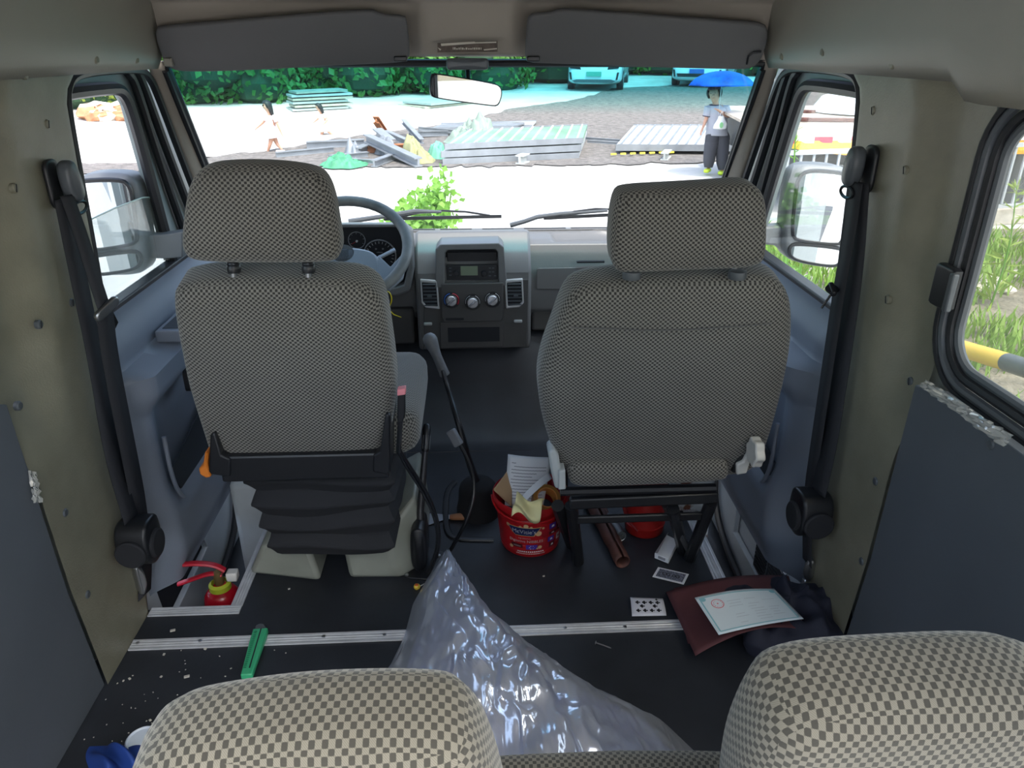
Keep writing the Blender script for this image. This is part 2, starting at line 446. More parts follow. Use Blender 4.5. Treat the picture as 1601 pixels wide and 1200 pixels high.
        if not upz and cy_ < 600: B().obox(p+V((out*.003, 0, 0)), .002, .002, .015, az=(0, .35, 1), ax=(1,0,0)).build('screw_slot', M['blackmat'], par)
    # rear side window: glass, gasket loops
    x = X+s*.045
    wy0, wy1 = yend+.08, fy
    gl = [(p[0], p[1]) for p in rrect((wy0+wy1)/2, (tz+bz)/2, wy1-wy0, tz-bz, .07, 8)]
    win = st('window_%d' % (2 if s < 0 else 3), B().prism([V((x, a, b)) for a, b in gl], V((s*.004, 0, 0))), M['dirty_glass'] if s > 0 else M['glass'], smooth=0)
    for k, (gr, rad, mm) in enumerate(((0.004, .009, 'gasket'), (.020, .010, 'rubber'), (.038, .009, 'gasket'), (.052, .008, 'rubber'))):
        lp = rrect((wy0+wy1)/2, (tz+bz)/2, wy1-wy0+2*gr-.02, tz-bz+2*gr-.02, .07+gr, 8)
        B().tube([V((x-s*(.004+.30*gr*(1 if k < 3 else .9)), a, b)) for a, b in lp], rad, 8, closed=True).build('window_seal', M[mm], win)
# rear of the body: roof
HX, HY0, HY1 = .62, -1.0, .02                      # unseen roof hatch, added to bring daylight down to the floor
st('ceiling', B().box(-.97, .95, -1.05, HY0, 1.76, 1.80).box(-.97, .95, HY1, 2.05, 1.76, 1.80).box(-.97, -HX, HY0, HY1, 1.76, 1.80).box(HX, .95, HY0, HY1, 1.76, 1.80), M['liner'], smooth=0, keep=True)
st('window_4', B().box(-HX-.02, HX+.02, HY0-.02, HY1+.02, 1.81, 1.815), M['glass'], smooth=0, keep=True)  # glazing over the added hatch, out of view
st('wall_rear', B().box(-.97, .95, -1.09, -1.05, 1.30, 1.80), M['liner'], smooth=0, keep=True)  # unseen header, added to keep high skylight off the front headrests

# ---- header above the windscreen
def wsY(x, z):                        # the windscreen surface (curved in plan, raked)
    t = (1.30-z)/.60
    return 2.335+.50*t-(.04+.14*t)*abs(x/.88)**3.2
def header(u, v):
    x = lerp(-.86, .84, u); t = v
    zt = 1.31+.012*math.cos(x*1.7)
    prof = [(0, zt), (-.004, 1.33), (-.03, 1.37), (-.065, 1.43), (-.085, 1.455), (-.16, 1.475), (-.30, 1.56), (-.42, 1.77)]
    k = t*(len(prof)-1); i = min(int(k), len(prof)-2); q = k-i
    dy = lerp(prof[i][0], prof[i+1][0], q); z = lerp(prof[i][1], prof[i+1][1], q)
    cxm = -.012
    cen = (1-sst(.115, .17, abs(x-cxm)))*sst(.0, .12, t)*(1-sst(.55, .85, t))      # centre pod between the visors stands out
    return (x, wsY(x, 1.30)+dy-.045*cen-.015, z)
hd = st('wall_header', B().grid(header, 120, 40), M['liner'], smooth=60, solid=.003)
# windscreen
wm = bpy.data.materials.new('windscreen glass'); wm.use_nodes = True
N = wm.node_tree.nodes; L = wm.node_tree.links; N.clear()
out_ = N.new('ShaderNodeOutputMaterial'); tr = N.new('ShaderNodeBsdfTransparent'); tc = N.new('ShaderNodeTexCoord'); sp = N.new('ShaderNodeSeparateXYZ')
L.new(tc.outputs['Object'], sp.inputs[0]); rp = N.new('ShaderNodeValToRGB'); mr = N.new('ShaderNodeMapRange')
mr.inputs['From Min'].default_value = .70; mr.inputs['From Max'].default_value = 1.30; L.new(sp.outputs[2], mr.inputs['Value']); L.new(mr.outputs[0], rp.inputs[0])
e = rp.color_ramp.elements; e[0].position = .755; e[0].color = (.93,.96,.95,1); e[1].position = .88; e[1].color = (.09,.44,.50,1)
n_ = e.new(.81); n_.color = (.50,.82,.80,1)
L.new(rp.outputs[0], tr.inputs[0]); g = N.new('ShaderNodeBsdfGlossy'); g.inputs['Roughness'].default_value = .03
df = N.new('ShaderNodeBsdfDiffuse'); df.inputs[0].default_value = (.8,.8,.8,1)
m1 = N.new('ShaderNodeMixShader'); m1.inputs[0].default_value = .03; m2 = N.new('ShaderNodeMixShader')
nz = N.new('ShaderNodeTexNoise'); nz.inputs['Scale'].default_value = 6; nz.inputs['Detail'].default_value = 8; L.new(tc.outputs['Object'], nz.inputs['Vector'])
m3 = N.new('ShaderNodeMapRange'); m3.inputs['To Min'].default_value = 0; m3.inputs['To Max'].default_value = .10; L.new(nz.outputs['Fac'], m3.inputs['Value'])
L.new(m3.outputs[0], m2.inputs[0])
L.new(tr.outputs[0], m1.inputs[1]); L.new(g.outputs[0], m1.inputs[2]); L.new(m1.outputs[0], m2.inputs[1]); L.new(df.outputs[0], m2.inputs[2]); L.new(m2.outputs[0], out_.inputs[0])
ws = st('window_1', B().grid(lambda u, v: (lerp(-.865, .845, u), wsY(lerp(-.865, .845, u), lerp(.69, 1.315, v)), lerp(.69, 1.315, v)), 40, 12), wm, smooth=60, keep=True)
# black rubber round the windscreen
lp = [V((x_, wsY(x_, 1.303)-.008, 1.303)) for x_ in [lerp(-.855, .835, i/30) for i in range(31)]]
lp += [V((.838, wsY(.838, z_)-.008, z_)) for z_ in [lerp(1.28, .72, i/12) for i in range(13)]]
lp += [V((x_, wsY(x_, .70)-.008, .70)) for x_ in [lerp(.82, -.84, i/30) for i in range(31)]]
lp += [V((-.858, wsY(-.858, z_)-.008, z_)) for z_ in [lerp(.72, 1.28, i/12) for i in range(13)]]
B().tube(lp, .011, 8, closed=True).build('window_seal', M['rubber'], ws)

# ---- A pillars and front doors
def prismx(bb, s, poly, x0, x1): return bb.prism([V((x0, a, b)) for a, b in poly], V((x1-x0, 0, 0)))
for s, nm in ((-1, 'left'), (1, 'right')):
    X = sidex(s); out = -s; O = OPEN[s]
    # body-side rubber following the opening
    rub = smooth3([V((X+s*.012, p[0], p[1])) for p in O], it=2)
    a = B().tube(rub, .011, 8); rb = st('trim_%d' % (11 if s < 0 else 12), a, M['rubber'])
    # A pillar cover: between opening and windscreen
    P1 = [(2.285,1.262),(2.40,1.03),(2.52,.80),(2.60,.66)]
    ap = B()
    def apf(u, v, s=s, X=X):
        z = lerp(1.31, .64, v); y = edge([(2.262,1.32),(2.285,1.262),(2.40,1.03),(2.52,.80),(2.62,.60)], z)
        xe = X+out*.035; ye = wsY(xe, z)-.012
        return (lerp(X+s*.01, xe, u**.7), lerp(y+.004, max(ye, y+.02), u), z)
    st('trim_%d' % (13 if s < 0 else 14), ap.grid(apf, 6, 30), M['liner'], smooth=60, solid=.004)
    B().tube([V((X+s*.0+out*.028, wsY(X+out*.028, z)-.020, z)) for z in [lerp(1.285, .68, i/16) for i in range(17)]], .009, 8).build('pillar_seal', M['rubber'], rb)
    # door
    D = {-1: dict(g=[(1.60,.762),(1.66,1.12),(1.69,1.225),(1.74,1.252),(2.06,1.252),(2.115,1.245),(2.148,1.205),(2.178,1.05),(2.225,.762)]),
          1: dict(g=[(1.56,.755),(1.62,1.12),(1.65,1.225),(1.70,1.252),(2.06,1.256),(2.115,1.248),(2.148,1.208),(2.22,1.03),(2.325,.755)])}[s]
    G = D['g']
    outer = [(1.55,.70),(1.62,1.16),(1.66,1.265),(1.72,1.300),(2.06,1.302),(2.185,1.298),(2.225,1.25),(2.285,1.05),(2.42,.70)]
    inner = [(a_-.0, b_) for a_, b_ in G]
    door = st('door_%d' % (1 if s < 0 else 2), B().strip([V((X+s*.035, p[0], p[1])) for p in outer], [V((X+s*.035, p[0], p[1])) for p in inner], V((s*.02, 0, 0)), closed=False), M['paint'], smooth=0, bevel=.003, loc=(X, 2.0, -.3))
    gp = smooth3([V((X+s*.028, p[0], p[1])) for p in G], it=2)
    B().tube(gp, .016, 8).build('window_seal', M['rubber'], door)
    mid = smooth3([V((X+s*.022, p[0], p[1])) for p in [(2.155,1.288),(2.195,1.262),(2.25,1.06),(2.36,.76)]], it=2)
    B().tube(mid, .012, 8).build('door_seal', M['rubber'], door)
    mid = smooth3([V((X+s*.020, p[0], p[1])) for p in [(2.215,1.288),(2.245,1.24),(2.33,1.04),(2.47,.76)]], it=2)
    B().tube(mid, .013, 8).build('door_seal', M['rubber'], door)
    gb_ = G[-4:] if s < 0 else G[-4:]
    bk_ = [(q[0]+.012, q[1]) for q in gb_]+[(2.70,.70),(2.33,1.30),(2.05,1.31),(2.05,1.262)]
    prismx(B(), s, bk_, X+s*.036, X+s*.046).build('frame_backing', M['paint'], door, smooth=0)
    # sill rail under the window
    B().box(min(X+s*.012, X+s*.05), max(X+s*.012, X+s*.05), 1.58, 2.55, .735, .762).build('window_rail', M['rubber'], door, smooth=0, bevel=.004)
    # moulded inner card
    def card(u, v, s=s, X=X):
        y = lerp(1.615 if s < 0 else 1.575, 2.62, u); z = lerp(.0, .755, v)
        sh = .01+.03*sst(.75, .66, z)
        ledge = .085*sst(.632+.03*sst(1.8, 2.2, y), .612+.03*sst(1.8, 2.2, y), z)*sst(.50, .57, z)+.045*(1-sst(.50, .57, z))
        slope = .035*sst(.75, .63, z)
        rec = -.04*sst(1.70, 1.80, y)*sst(.19, .24, z)*(1-sst(.47, .54, z))       # concave field above the pocket
        low = .02*sst(.30, .20, z)-.03*sst(.10, .0, z)
        taper = sst(1.575 if s > 0 else 1.61, 1.70, y)
        return (X+out*((sh+slope*0+ledge+rec+low)*taper*.85-.012), y, z)
    cd = B().grid(card, 90, 90).build('door_card', M['door'], door, smooth=50)
    ORGc = ORG[cd]
    # map pocket: dark slot and lip
    xp = X+out*.050
    if s < 0:
        pk = [(1.76,.30),(1.80,.225),(1.9,.20),(2.3,.20),(2.3,.42),(2.05,.36)]
    else:
        pk = [(1.70,.285),(1.80,.215),(2.0,.15),(2.35,.15),(2.35,.42),(2.05,.34)]
    prismx(B(), s, pk, xp, xp-out*.004).build('pocket_opening', M['door_dark'], door, smooth=0)
    rim = smooth3([V((xp+out*.012, a_, b_)) for a_, b_ in [(1.74,.42),(1.735,.27),(1.80,.175),(1.95,.15),(2.4,.15)]], it=3)
    B().tube(rim, .006, 8).build('pocket_rim', M['door'], door)
    # cup recess in the arm rest, pull handle plate
    y0 = 1.88 if s < 0 else 1.95
    B().box(min(X+out*.03, X+out*.105), max(X+out*.03, X+out*.105), y0, y0+.26, .628, .662).build('armrest_tray', M['door'], door, smooth=0, bevel=.006)
    B().box(min(X+out*.045, X+out*.095), max(X+out*.045, X+out*.095), y0+.02, y0+.20, .6605, .6635).build('tray_hollow', M['door_dark'], door, smooth=0)
    if s < 0:
        hp = atx(292, 592, X+.085)
        B().prism([hp+V((0, a_, b_)) for a_, b_ in rrect(0.02, 0, .085, .062, .012)], V((.012, 0, 0))).build('handle_bezel', M['black'], door)
        B().obox(hp+V((.018, .0, 0)), .01, .02, .045).build('release_handle', M['steel'], door, bevel=.003)
    # lower metal skin of the door, seen down in the step well
    lw = B(); z0 = -.30
    ring_o = [(1.56,0.02),(1.56,z0),(2.35,z0),(2.35,.02)]
    if s < 0: hole = [(1.66,-.01),(1.68,-.16),(2.02,-.14),(1.98,-.01)]
    else: hole = [(1.70,-.05),(1.70,-.20),(2.1,-.20),(2.1,-.05)]
    lw.strip([V((X+s*.01, a_, b_)) for a_, b_ in ring_o], [V((X+s*.01, a_, b_)) for a_, b_ in hole], V((s*.02, 0, 0)))
    lw.build('door_skin', M['white_metal'], door, smooth=0, bevel=.004)
    prismx(B(), s, [(1.58,-.02),(1.58,-.28),(2.3,-.28),(2.3,-.02)], X+s*.032, X+s*.05).build('door_cavity', M['blackmat'] if s < 0 else M['white_metal'], door, smooth=0)
    B().tube([V((X+out*.006, a_, b_)) for a_, b_ in smooth3([V((2.32,-.01,0)),V((2.25,-.2,0)),V((2.0,-.285,0)),V((1.58,-.29,0))], it=2) for a_, b_ in [(a_, b_)]] if False else
             [V((X+out*.006, q.x, q.y)) for q in smooth3([V((2.32,-.01,0)),V((2.26,-.22,0)),V((2.0,-.285,0)),V((1.58,-.29,0))], it=2)], .012, 8).build('door_seal', M['rubber'], door)
    if s > 0:
        vg = thing_v = B()
        for k, yc in enumerate((1.70, 1.81)):
            b = B().prism([V((X+out*.002, a_, b_)) for a_, b_ in [(yc-.05,-.02),(yc-.05,-.15),(yc+.05,-.15),(yc+.05,-.02)]], V((out*.008, 0, 0)))
            vo = b.build('vent_grille', M['gasket'], door, smooth=0)
            sl = B()
            for j in range(9): sl.box(X+out*.012-.0015, X+out*.012+.0015, yc-.042, yc+.042, -.138+j*.0135, -.131+j*.0135)
            sl.build('vent_slots', M['blackmat'], vo, smooth=0)
    # glass
    if s < 0:
        gpts = [atx(a_, b_, X+s*.04) for a_, b_ in [(122,352),(180,325),(222,309),(233,308),(242,317),(262,370),(279,418),(170,500),(130,520)]]
        gl_ = B().prism(gpts, V((s*.004, 0, 0))); gl_.build('lowered_glass', glass('lowered side glass', (.80,.85,.85), refl=.2, haze=.10), door, smooth=0)
        B().tube(gpts[:8], .0022, 6).build('glass_edge', mat('ground glass edge', (.45,.6,.55), .2), door)
    else:
        B().prism([V((X+s*.04, a_, b_)) for a_, b_ in G], V((s*.004, 0, 0))).build('side_glass', M['glass'], door, smooth=0)
# wheel-arch boxes at the ends of the step wells
wl_ = B().box(-.80, -.60, 2.02, 2.30, -.3, .10); st('trim_15', wl_, M['white_metal'], bevel=.02)
wr_ = B().box(.60, .735, 1.95, 2.25, -.3, .16); st('trim_16', wr_, M['white_metal'].copy(), bevel=.015)
rm0 = bpy.data.objects['trim_16'].data.materials[0]; rm0.name = 'white metal with rust'; N = rm0.node_tree.nodes; L = rm0.node_tree.links
tc = N.new('ShaderNodeTexCoord'); nz = N.new('ShaderNodeTexNoise'); nz.inputs['Scale'].default_value = 14; nz.inputs['Detail'].default_value = 8; L.new(tc.outputs['Object'], nz.inputs['Vector'])
cr_ = N.new('ShaderNodeValToRGB'); cr_.color_ramp.elements[0].position = .54; cr_.color_ramp.elements[1].position = .60; L.new(nz.outputs['Fac'], cr_.inputs[0])
mx = N.new('ShaderNodeMix'); mx.data_type = 'RGBA'; mx.inputs['A'].default_value = (.50,.54,.56,1); mx.inputs['B'].default_value = (.12,.035,.012,1); L.new(cr_.outputs[0], mx.inputs['Factor']); L.new(mx.outputs['Result'], N['Principled BSDF'].inputs['Base Color'])
# ================================================================ OUTSIDE GROUND
def concrete(name, col, dirt=.0, sc_=1.2):
    m = mat(name, col, .9, var=.16, vscale=sc_, bump=.5, bscale=18, bdist=.02)
    return m
M['concrete'] = concrete('sun-bleached concrete', (.50,.49,.46))
M['gravel'] = mat('grey gravel', (.155,.142,.130), .95, var=.35, vscale=9, bump=1.0, bscale=28, bdist=.04)
gnd = B().grid(lambda u, v: (lerp(-60, 60, u), lerp(-40, 90, v), gz(0, lerp(-40, 90, v))-.004), 12, 65)
st('ground', gnd, M['concrete'], smooth=60, keep=True)
hi = [(100,258),(260,254),(420,236),(540,216),(620,206),(730,190),(800,170),(900,157),(960,138),(1180,128),(1340,128),(1601,150)]
lo = [(100,274),(260,266),(420,262),(540,262),(640,262),(730,261),(800,260),(900,259),(960,258),(1180,252),(1340,248),(1601,205)]
def gravel(u, v):
    k = u*(len(hi)-1); i = min(int(k), len(hi)-2); q = k-i
    a = atg(lerp(lo[i][0], lo[i+1][0], q), lerp(lo[i][1], lo[i+1][1], q)); b = atg(lerp(hi[i][0], hi[i+1][0], q), lerp(hi[i][1], hi[i+1][1], q))
    p = a.lerp(b, v); p.x += .25*noise.noise(V((u*40, v*3, 0)))*(1 if v in (0, 1) else 0); p.y += .35*noise.noise(V((u*55, 7, v*3)))*(1 if v in (0, 1) else 0)
    return (p.x, p.y, gz(p.x, p.y)+.015)
st('ground_gravel', B().grid(gravel, 90, 24), M['gravel'], smooth=60, keep=True)

def bank(u, v):
    x = lerp(0, 1, u); y = lerp(1.6, 8.4, v); x0 = 1.75+.25*noise.noise(V((y*1.3, 3, 0))); return (lerp(x0, 1.6+y*1.02, u), y, GZ+.006+.03*max(0, noise.noise(V((u*9, y*2, 5)))))
st('ground_bank', B().grid(bank, 50, 60), mat('grey-brown rubble soil', (.20,.175,.135), .95, var=.4, vscale=5, bump=1, bscale=30, bdist=.03), smooth=60, keep=True)
# ================================================================ DASHBOARD
dash = thing('dashboard', (0, 2.7, .3), 'grey plastic dashboard with centre console, running the width of the van under the windscreen', 'dashboard')
def dsh(u, v):                       # profile swept across the width
    x = lerp(-.86, .85, u)
    prof = [(2.875,.700),(2.80,.706),(2.70,.702),(2.66,.690),(2.645,.660),(2.63,.60),(2.625,.50),(2.63,.45),(2.66,.415),(2.80,.40)]
    k = v*(len(prof)-1); i = min(int(k), len(prof)-2); q = k-i
    y = lerp(prof[i][0], prof[i+1][0], q); z = lerp(prof[i][1], prof[i+1][1], q)
    y = min(y, wsY(x, .71)-.012) if v < .15 else y-.06*abs(x/.86)**3*(1-v)
    # shelf tray on the passenger side
    tr = sst(.27, .30, x)*(1-sst(.72, .75, x))*sst(2.67, 2.69, y)*(1-sst(2.77, 2.79, y))
    return (x, y, z-.022*tr)
B().grid(dsh, 170, 54).build('dash_top', M['dash'], dash, smooth=50)
# defroster strip with slots
vs = B().box(-.62, .62, 2.80, 2.835, .705, .712).build('defroster_strip', M['dash'], dash, smooth=0, bevel=.002)
b = B()
for x0, x1 in ((-.60,-.47),(-.45,-.32),(-.30,-.16),(-.14,-.02),(.02,.14),(.18,.34),(.36,.52)): b.box(x0, x1, 2.812, 2.822, .711, .7135)
b.build('defroster_slots', M['blackmat'], vs, smooth=0)
# small cubby door and glove box on the passenger side
b = B().prism([V((x, 2.6205, z)) for x, z in rrect(.315, .572, .20, .080, .008)], V((0, -.004, 0))); b.build('cubby_door', M['dash'], dash, bevel=.0015)
b = B().box(.36, .46, 2.605, 2.62, .632, .638); b.build('glove_shelf_gap', M['blackmat'], dash, smooth=0)
# centre console: trapezoid tower leaning forwards
CY0 = 2.55
def cpt(px, py, dy=0.0): return aty(px, py, CY0+dy+(0.0 if py > 445 else 0.0))
fx0, fx1 = -.222, .190
ztop, zmid, zbot = .735, .60, .325
side = [(2.80,.715),(2.66,.742),(2.575,.668),(2.545,.618),(2.545,.36),(2.555,.325),(2.70,.30),(2.80,.40)]
con = B().prism([V((fx0, a, b_)) for a, b_ in side], V((fx1-fx0, 0, 0)))
con.build('console_body', M['dash'], dash, bevel=.010, smooth=30)
def plate(pts, y0, th, name, m, par, bevel=.0015):
    P = [aty(a, b_, y0) for a, b_ in pts]
    return B().prism(P, V((0, -th, 0))).build(name, m, par, bevel=bevel)
FY = 2.545
inner = plate([(663,440),(826,436),(823,541),(663,545)], FY+.002, .008, 'console_face', M['dash_dark'], dash)
# hood around the radio: arch standing out of the tower
arch_o = [(680,449),(681,390),(688,382),(780,380),(788,386),(793,446)]
arch_i = [(695,449),(696,396),(700,391),(774,390),(778,394),(780,446)]
ho = [aty(a, b_, FY-.012) for a, b_ in arch_o]; hi_ = [aty(a, b_, FY-.012) for a, b_ in arch_i]
bk = B().strip(ho, hi_, V((0, .16, 0)), closed=False); bk.build('radio_hood', M['dash'], dash, bevel=.004)
aa, bb_ = aty(695, 390, FY-.004), aty(780, 449, FY-.004)
B().box(aa.x, bb_.x, FY+.03, FY+.035, bb_.z, aa.z).build('radio_slot_back', M['blackmat'], dash, smooth=0)
def ybox(x0, y0, x1, y1, Y, th): a, c = aty(x0, y0, Y), aty(x1, y1, Y); return B().box(a.x, c.x, Y-th, Y, c.z, a.z)
ybox(699, 394, 777, 409, FY+.03, .008).build('storage_slot', M['black'], dash, smooth=0, bevel=.002)
rad = ybox(698, 413, 778, 435, FY+.012, .016).build('car_radio', M['black'], dash, smooth=0, bevel=.002)
ybox(720, 416, 747, 430, FY-.0035, .0015).build('display', mat('dim radio display', (.16,.20,.13), .3), rad, smooth=0)
for (a, b_) in ((713, 427), (757, 427)):
    k = B().lathe([(.011, 0), (.011, .004), (.009, .010), (0, .0105)], aty(a, b_, FY-.004), 18, axis=(0,-1,0)); k.build('radio_knob', M['black'], rad)
for (a, b_) in ((704,419),(704,424),(704,430),(766,419),(771,419),(766,425),(771,425),(766,431),(774,431)):
    p = aty(a, b_, FY-.005); B().obox(p, .008, .002, .003).build('radio_button', M['gasket'], rad, smooth=0)
# climate panel
cp = plate([(690,442),(787,440),(787,494),(783,500),(695,502),(691,494)], FY-.004, .014, 'climate_panel', M['dash_dark'], dash, .003)
ybox(697, 497, 725, 500, FY-.018, .002).build('panel_slot', M['blackmat'], cp, smooth=0)
blue, red, whm = mat('blue dial mark', (.03,.10,.35), .5), mat('red dial mark', (.45,.02,.04), .5), mat('white dial mark', (.6,.6,.6), .5)
for i, (a, b_) in enumerate(((706, 469), (739, 472), (770, 468))):
    p = aty(a, b_, FY-.0185)
    dl = B().lathe([(.030, 0), (.030, .002), (.0, .002)], p, 32, axis=(0,-1,0)).build('dial_ring', M['black'], cp)
    n = 24
    for q in range(2):
        lp2 = [p+V((.0255*math.cos(t), -.003, .0255*math.sin(t))) for t in [math.radians(lerp((100, 80)[q], (215, -35)[q], k/10)) for k in range(11)]]
        if i == 0: B().tube(lp2, .0022, 4).build('dial_mark', (blue, red)[q], dl)
        else: B().tube(lp2[1:-2], .0008, 4).build('dial_mark', whm, dl)
    kb = B().lathe([(.0205, 0), (.0195, .010), (.017, .013), (0, .0135)], p+V((0,-.002,0)), 28, axis=(0,-1,0)).build('climate_knob', M['chrome'] if False else mat('satin silver', (.6,.6,.6), .28, .9), cp)
    B().bar(p+V((-.014,-.018,-.013)), p+V((.014,-.018,.013)), .007, .007, up=(0,-1,0)).build('knob_grip', M['steel'], kb, bevel=.002)
# vents
for s_ in (0, 1):
    q = [(657,435),(684,437),(688,482),(666,480),(659,472)] if s_ == 0 else [(789,436),(817,434),(819,472),(812,479),(791,481)]
    P = [aty(a, b_, FY-.002) for a, b_ in q]; c = sum(P, V())/5
    I = [c+(p-c)*.80 for p in P]
    v = B().strip(P, I, V((0, -.010, 0))).build('vent_frame', mat('silver vent frame', (.58,.58,.58), .35, .3), dash, bevel=.003)
    B().prism([p+V((0,-.006,0)) for p in I], V((0, .004, 0))).build('vent_back', M['blackmat'], v, smooth=0)
    for k in range(7):
        z = lerp(min(p.z for p in I), max(p.z for p in I), (k+.5)/7); x0 = min(p.x for p in I)+.003; x1 = max(p.x for p in I)-.002
        B().obox(V(((x0+x1)/2, FY-.011, z)), x1-x0, .008, .0012, ax=(1,0,0), ay=(0,1,.4)).build('vent_slat', M['gasket'], v, smooth=0)
    B().obox(c+V((.002,-.012,0)), .016, .005, .006).build('vent_tab', M['gasket'], v)
# low tray and two switches
b = plate([(688,502),(787,499),(787,540),(689,543)], FY-.002, .010, 'tray_frame', M['dash_dark'], dash, .002)
ybox(700, 512, 781, 533, FY-.0115, .002).build('tray_opening', M['blackmat'], b, smooth=0)
for a, b_ in ((669, 506), (810, 502)): B().obox(aty(a, b_, FY-.010), .030, .010, .011).build('rocker_switch', mat('pale grey switch', (.42,.43,.43), .4) if a < 700 else bpy.data.materials['pale grey switch'], dash, bevel=.003)
# instrument binnacle
by = 2.50
bo = [aty(a, b_, by) for a, b_ in [(470,350),(628,350),(641,360),(647,420),(640,455),(622,462),(470,462)]]
bi = [aty(a, b_, by) for a, b_ in [(478,356),(620,355),(632,365),(637,420),(631,445),(614,450),(478,450)]]
binn = B().strip(bo, bi, V((0, .13, -.022)))
bo_ = binn.build('instrument_hood', M['dash'], dash, bevel=.006)
B().prism([p+V((0,.07,-.01)) for p in bi], V((0, .01, 0))).build('instrument_face', M['black'], dash, smooth=0)
def gauge(px, py, r, name, ticks):
    p = aty(px, py, by+.065)
    g_ = B().lathe([(r*.93, 0), (r, 0), (r, .006), (r*.93, .006)], p, 36, axis=(0,-1,0), cap=False).build(name, M['steel'], dash)
    B().lathe([(r*.93, 0), (0.0, 0.001)], p+V((0,-.001,0)), 30, axis=(0,-1,0)).build('dial_face', M['blackmat'], g_)
    for k in range(ticks):
        t = math.radians(lerp(210, -30, k/(ticks-1))); a = p+V((math.cos(t)*r*.86, -.003, math.sin(t)*r*.86)); b2 = p+V((math.cos(t)*r*.72, -.003, math.sin(t)*r*.72))
        B().tube([a, b2], r*.018, 4).build('tick', whm, g_)
    B().lathe([(r*.13, 0), (r*.13, .005), (0, .006)], p+V((0,-.003,-.1*r)), 14, axis=(0,-1,0)).build('hub', whm, g_)
    t = math.radians(215); B().tube([p+V((0,-.006,-.1*r)), p+V((math.cos(t)*r*.75, -.006, math.sin(t)*r*.75))], r*.03, 4).build('needle', red, g_)
    return g_
gauge(558, 375, .030, 'fuel_gauge', 7); g2 = gauge(594, 399, .058, 'tachometer', 17)
def text(body, size, mtx, name, m, par, ext=.0004, bend=None, align='CENTER'):
    cu = bpy.data.curves.new('txt', 'FONT'); cu.body = body; cu.size = size; cu.extrude = ext; cu.align_x = align; cu.align_y = 'CENTER'; cu.resolution_u = 3
    to = bpy.data.objects.new('txt', cu); COL.objects.link(to)
    dg = bpy.context.evaluated_depsgraph_get(); me = bpy.data.meshes.new_from_object(to.evaluated_get(dg))
    bpy.data.objects.remove(to)
    L = ORG[par]
    for v in me.vertices:
        c = V(v.co)
        v.co = (bend(c) if bend else mtx @ c)-L
    me.materials.clear(); me.materials.append(m)
    o = bpy.data.objects.new(name, me); COL.objects.link(o); o.parent = par; ORG[o] = L; return o
def face_mtx(p, ax=(1,0,0), ay=(0,0,1)):
    ax, ay = V(ax).normalized(), V(ay).normalized(); az = ax.cross(ay)
    return Matrix.Translation(p) @ Matrix((ax, ay, az)).transposed().to_4x4()
pg = aty(594, 399, by+.055)
for tx, dx, dz in (('4', -.035, .0), ('20', -.012, .023), ('30', .012, .023), ('x100r/min', 0, .011)):
    text(tx, .007 if len(tx) < 4 else .005, face_mtx(pg+V((dx,-.002,dz))), 'numeral', whm, g2)
# lower dash panel beside the column
B().box(-.66, -.24, 2.60, 2.66, .33, .47).build('knee_panel', M['dash_dark'], dash, smooth=0, bevel=.01)
B().box(.20, .70, 2.64, 2.70, .36, .45).build('knee_panel', M['dash_dark'], dash, smooth=0, bevel=.01)

# ================================================================ STEERING WHEEL
WC = V((-.415, 2.25, .785)); e = math.radians(56); WN = V((0, -math.cos(e), math.sin(e))); WU = V((0, math.sin(e), math.cos(e))); WX_ = V((1,0,0))
sw = thing('steering_wheel', WC, 'worn grey two-spoke steering wheel in front of the driver seat', 'steering wheel')
def wp(a, r, h=0): return WC+WX_*(r*math.cos(a))+WU*(r*math.sin(a))+WN*h
R_ = .201
ms = mat('worn steering leather', (.17,.18,.18), .5, var=.35, vscale=14, bump=.4, bscale=300)
B().tube([wp(2*math.pi*k/48, R_) for k in range(48)], .0165, 12, closed=True).build('rim', ms, sw)
mp = mat('blue-grey wheel hub plastic', (.25,.28,.32), .38, bump=.2, bscale=400)
hubp = [WC+WX_*a+WU*(b_-.035)+WN*-.055 for a, b_ in [(p[0], p[1]) for p in resample([(-.12,-.075),(.10,-.075),(.125,-.02),(.10,.045),(.03,.062),(-.03,.062),(-.10,.045),(-.125,-.02)], 40)]]
B().prism(hubp, WN*.035).build('hub_pad', mp, sw, bevel=.010, smooth=40)
for sg in (-1, 1):
    P = [(sg*.095,-.07),(sg*.115,.015),(sg*.15,-.03),(sg*.195,.03),(sg*.202,.0),(sg*.19,-.08),(sg*.15,-.12),(sg*.08,-.095)]
    B().prism([WC+WX_*a+WU*(b_-.030)+WN*(-.035+.15*max(0, abs(a)-.09)) for a, b_ in P], WN*.012).build('spoke', mp, sw, bevel=.004)
B().tube([WC-WN*.02, WC-WN*.30], [.035, .045], 14).build('steering_column', M['dash_dark'], sw)
# wiper / indicator stalk
a = aty(582, 408, 2.40); c = aty(618, 390, 2.42)
B().tube([a+V((-.10,.02,-.04)), a, c], [.008, .010, .011], 8, flat=.6).build('indicator_stalk', mat('pale stalk', (.40,.45,.52), .4), sw)
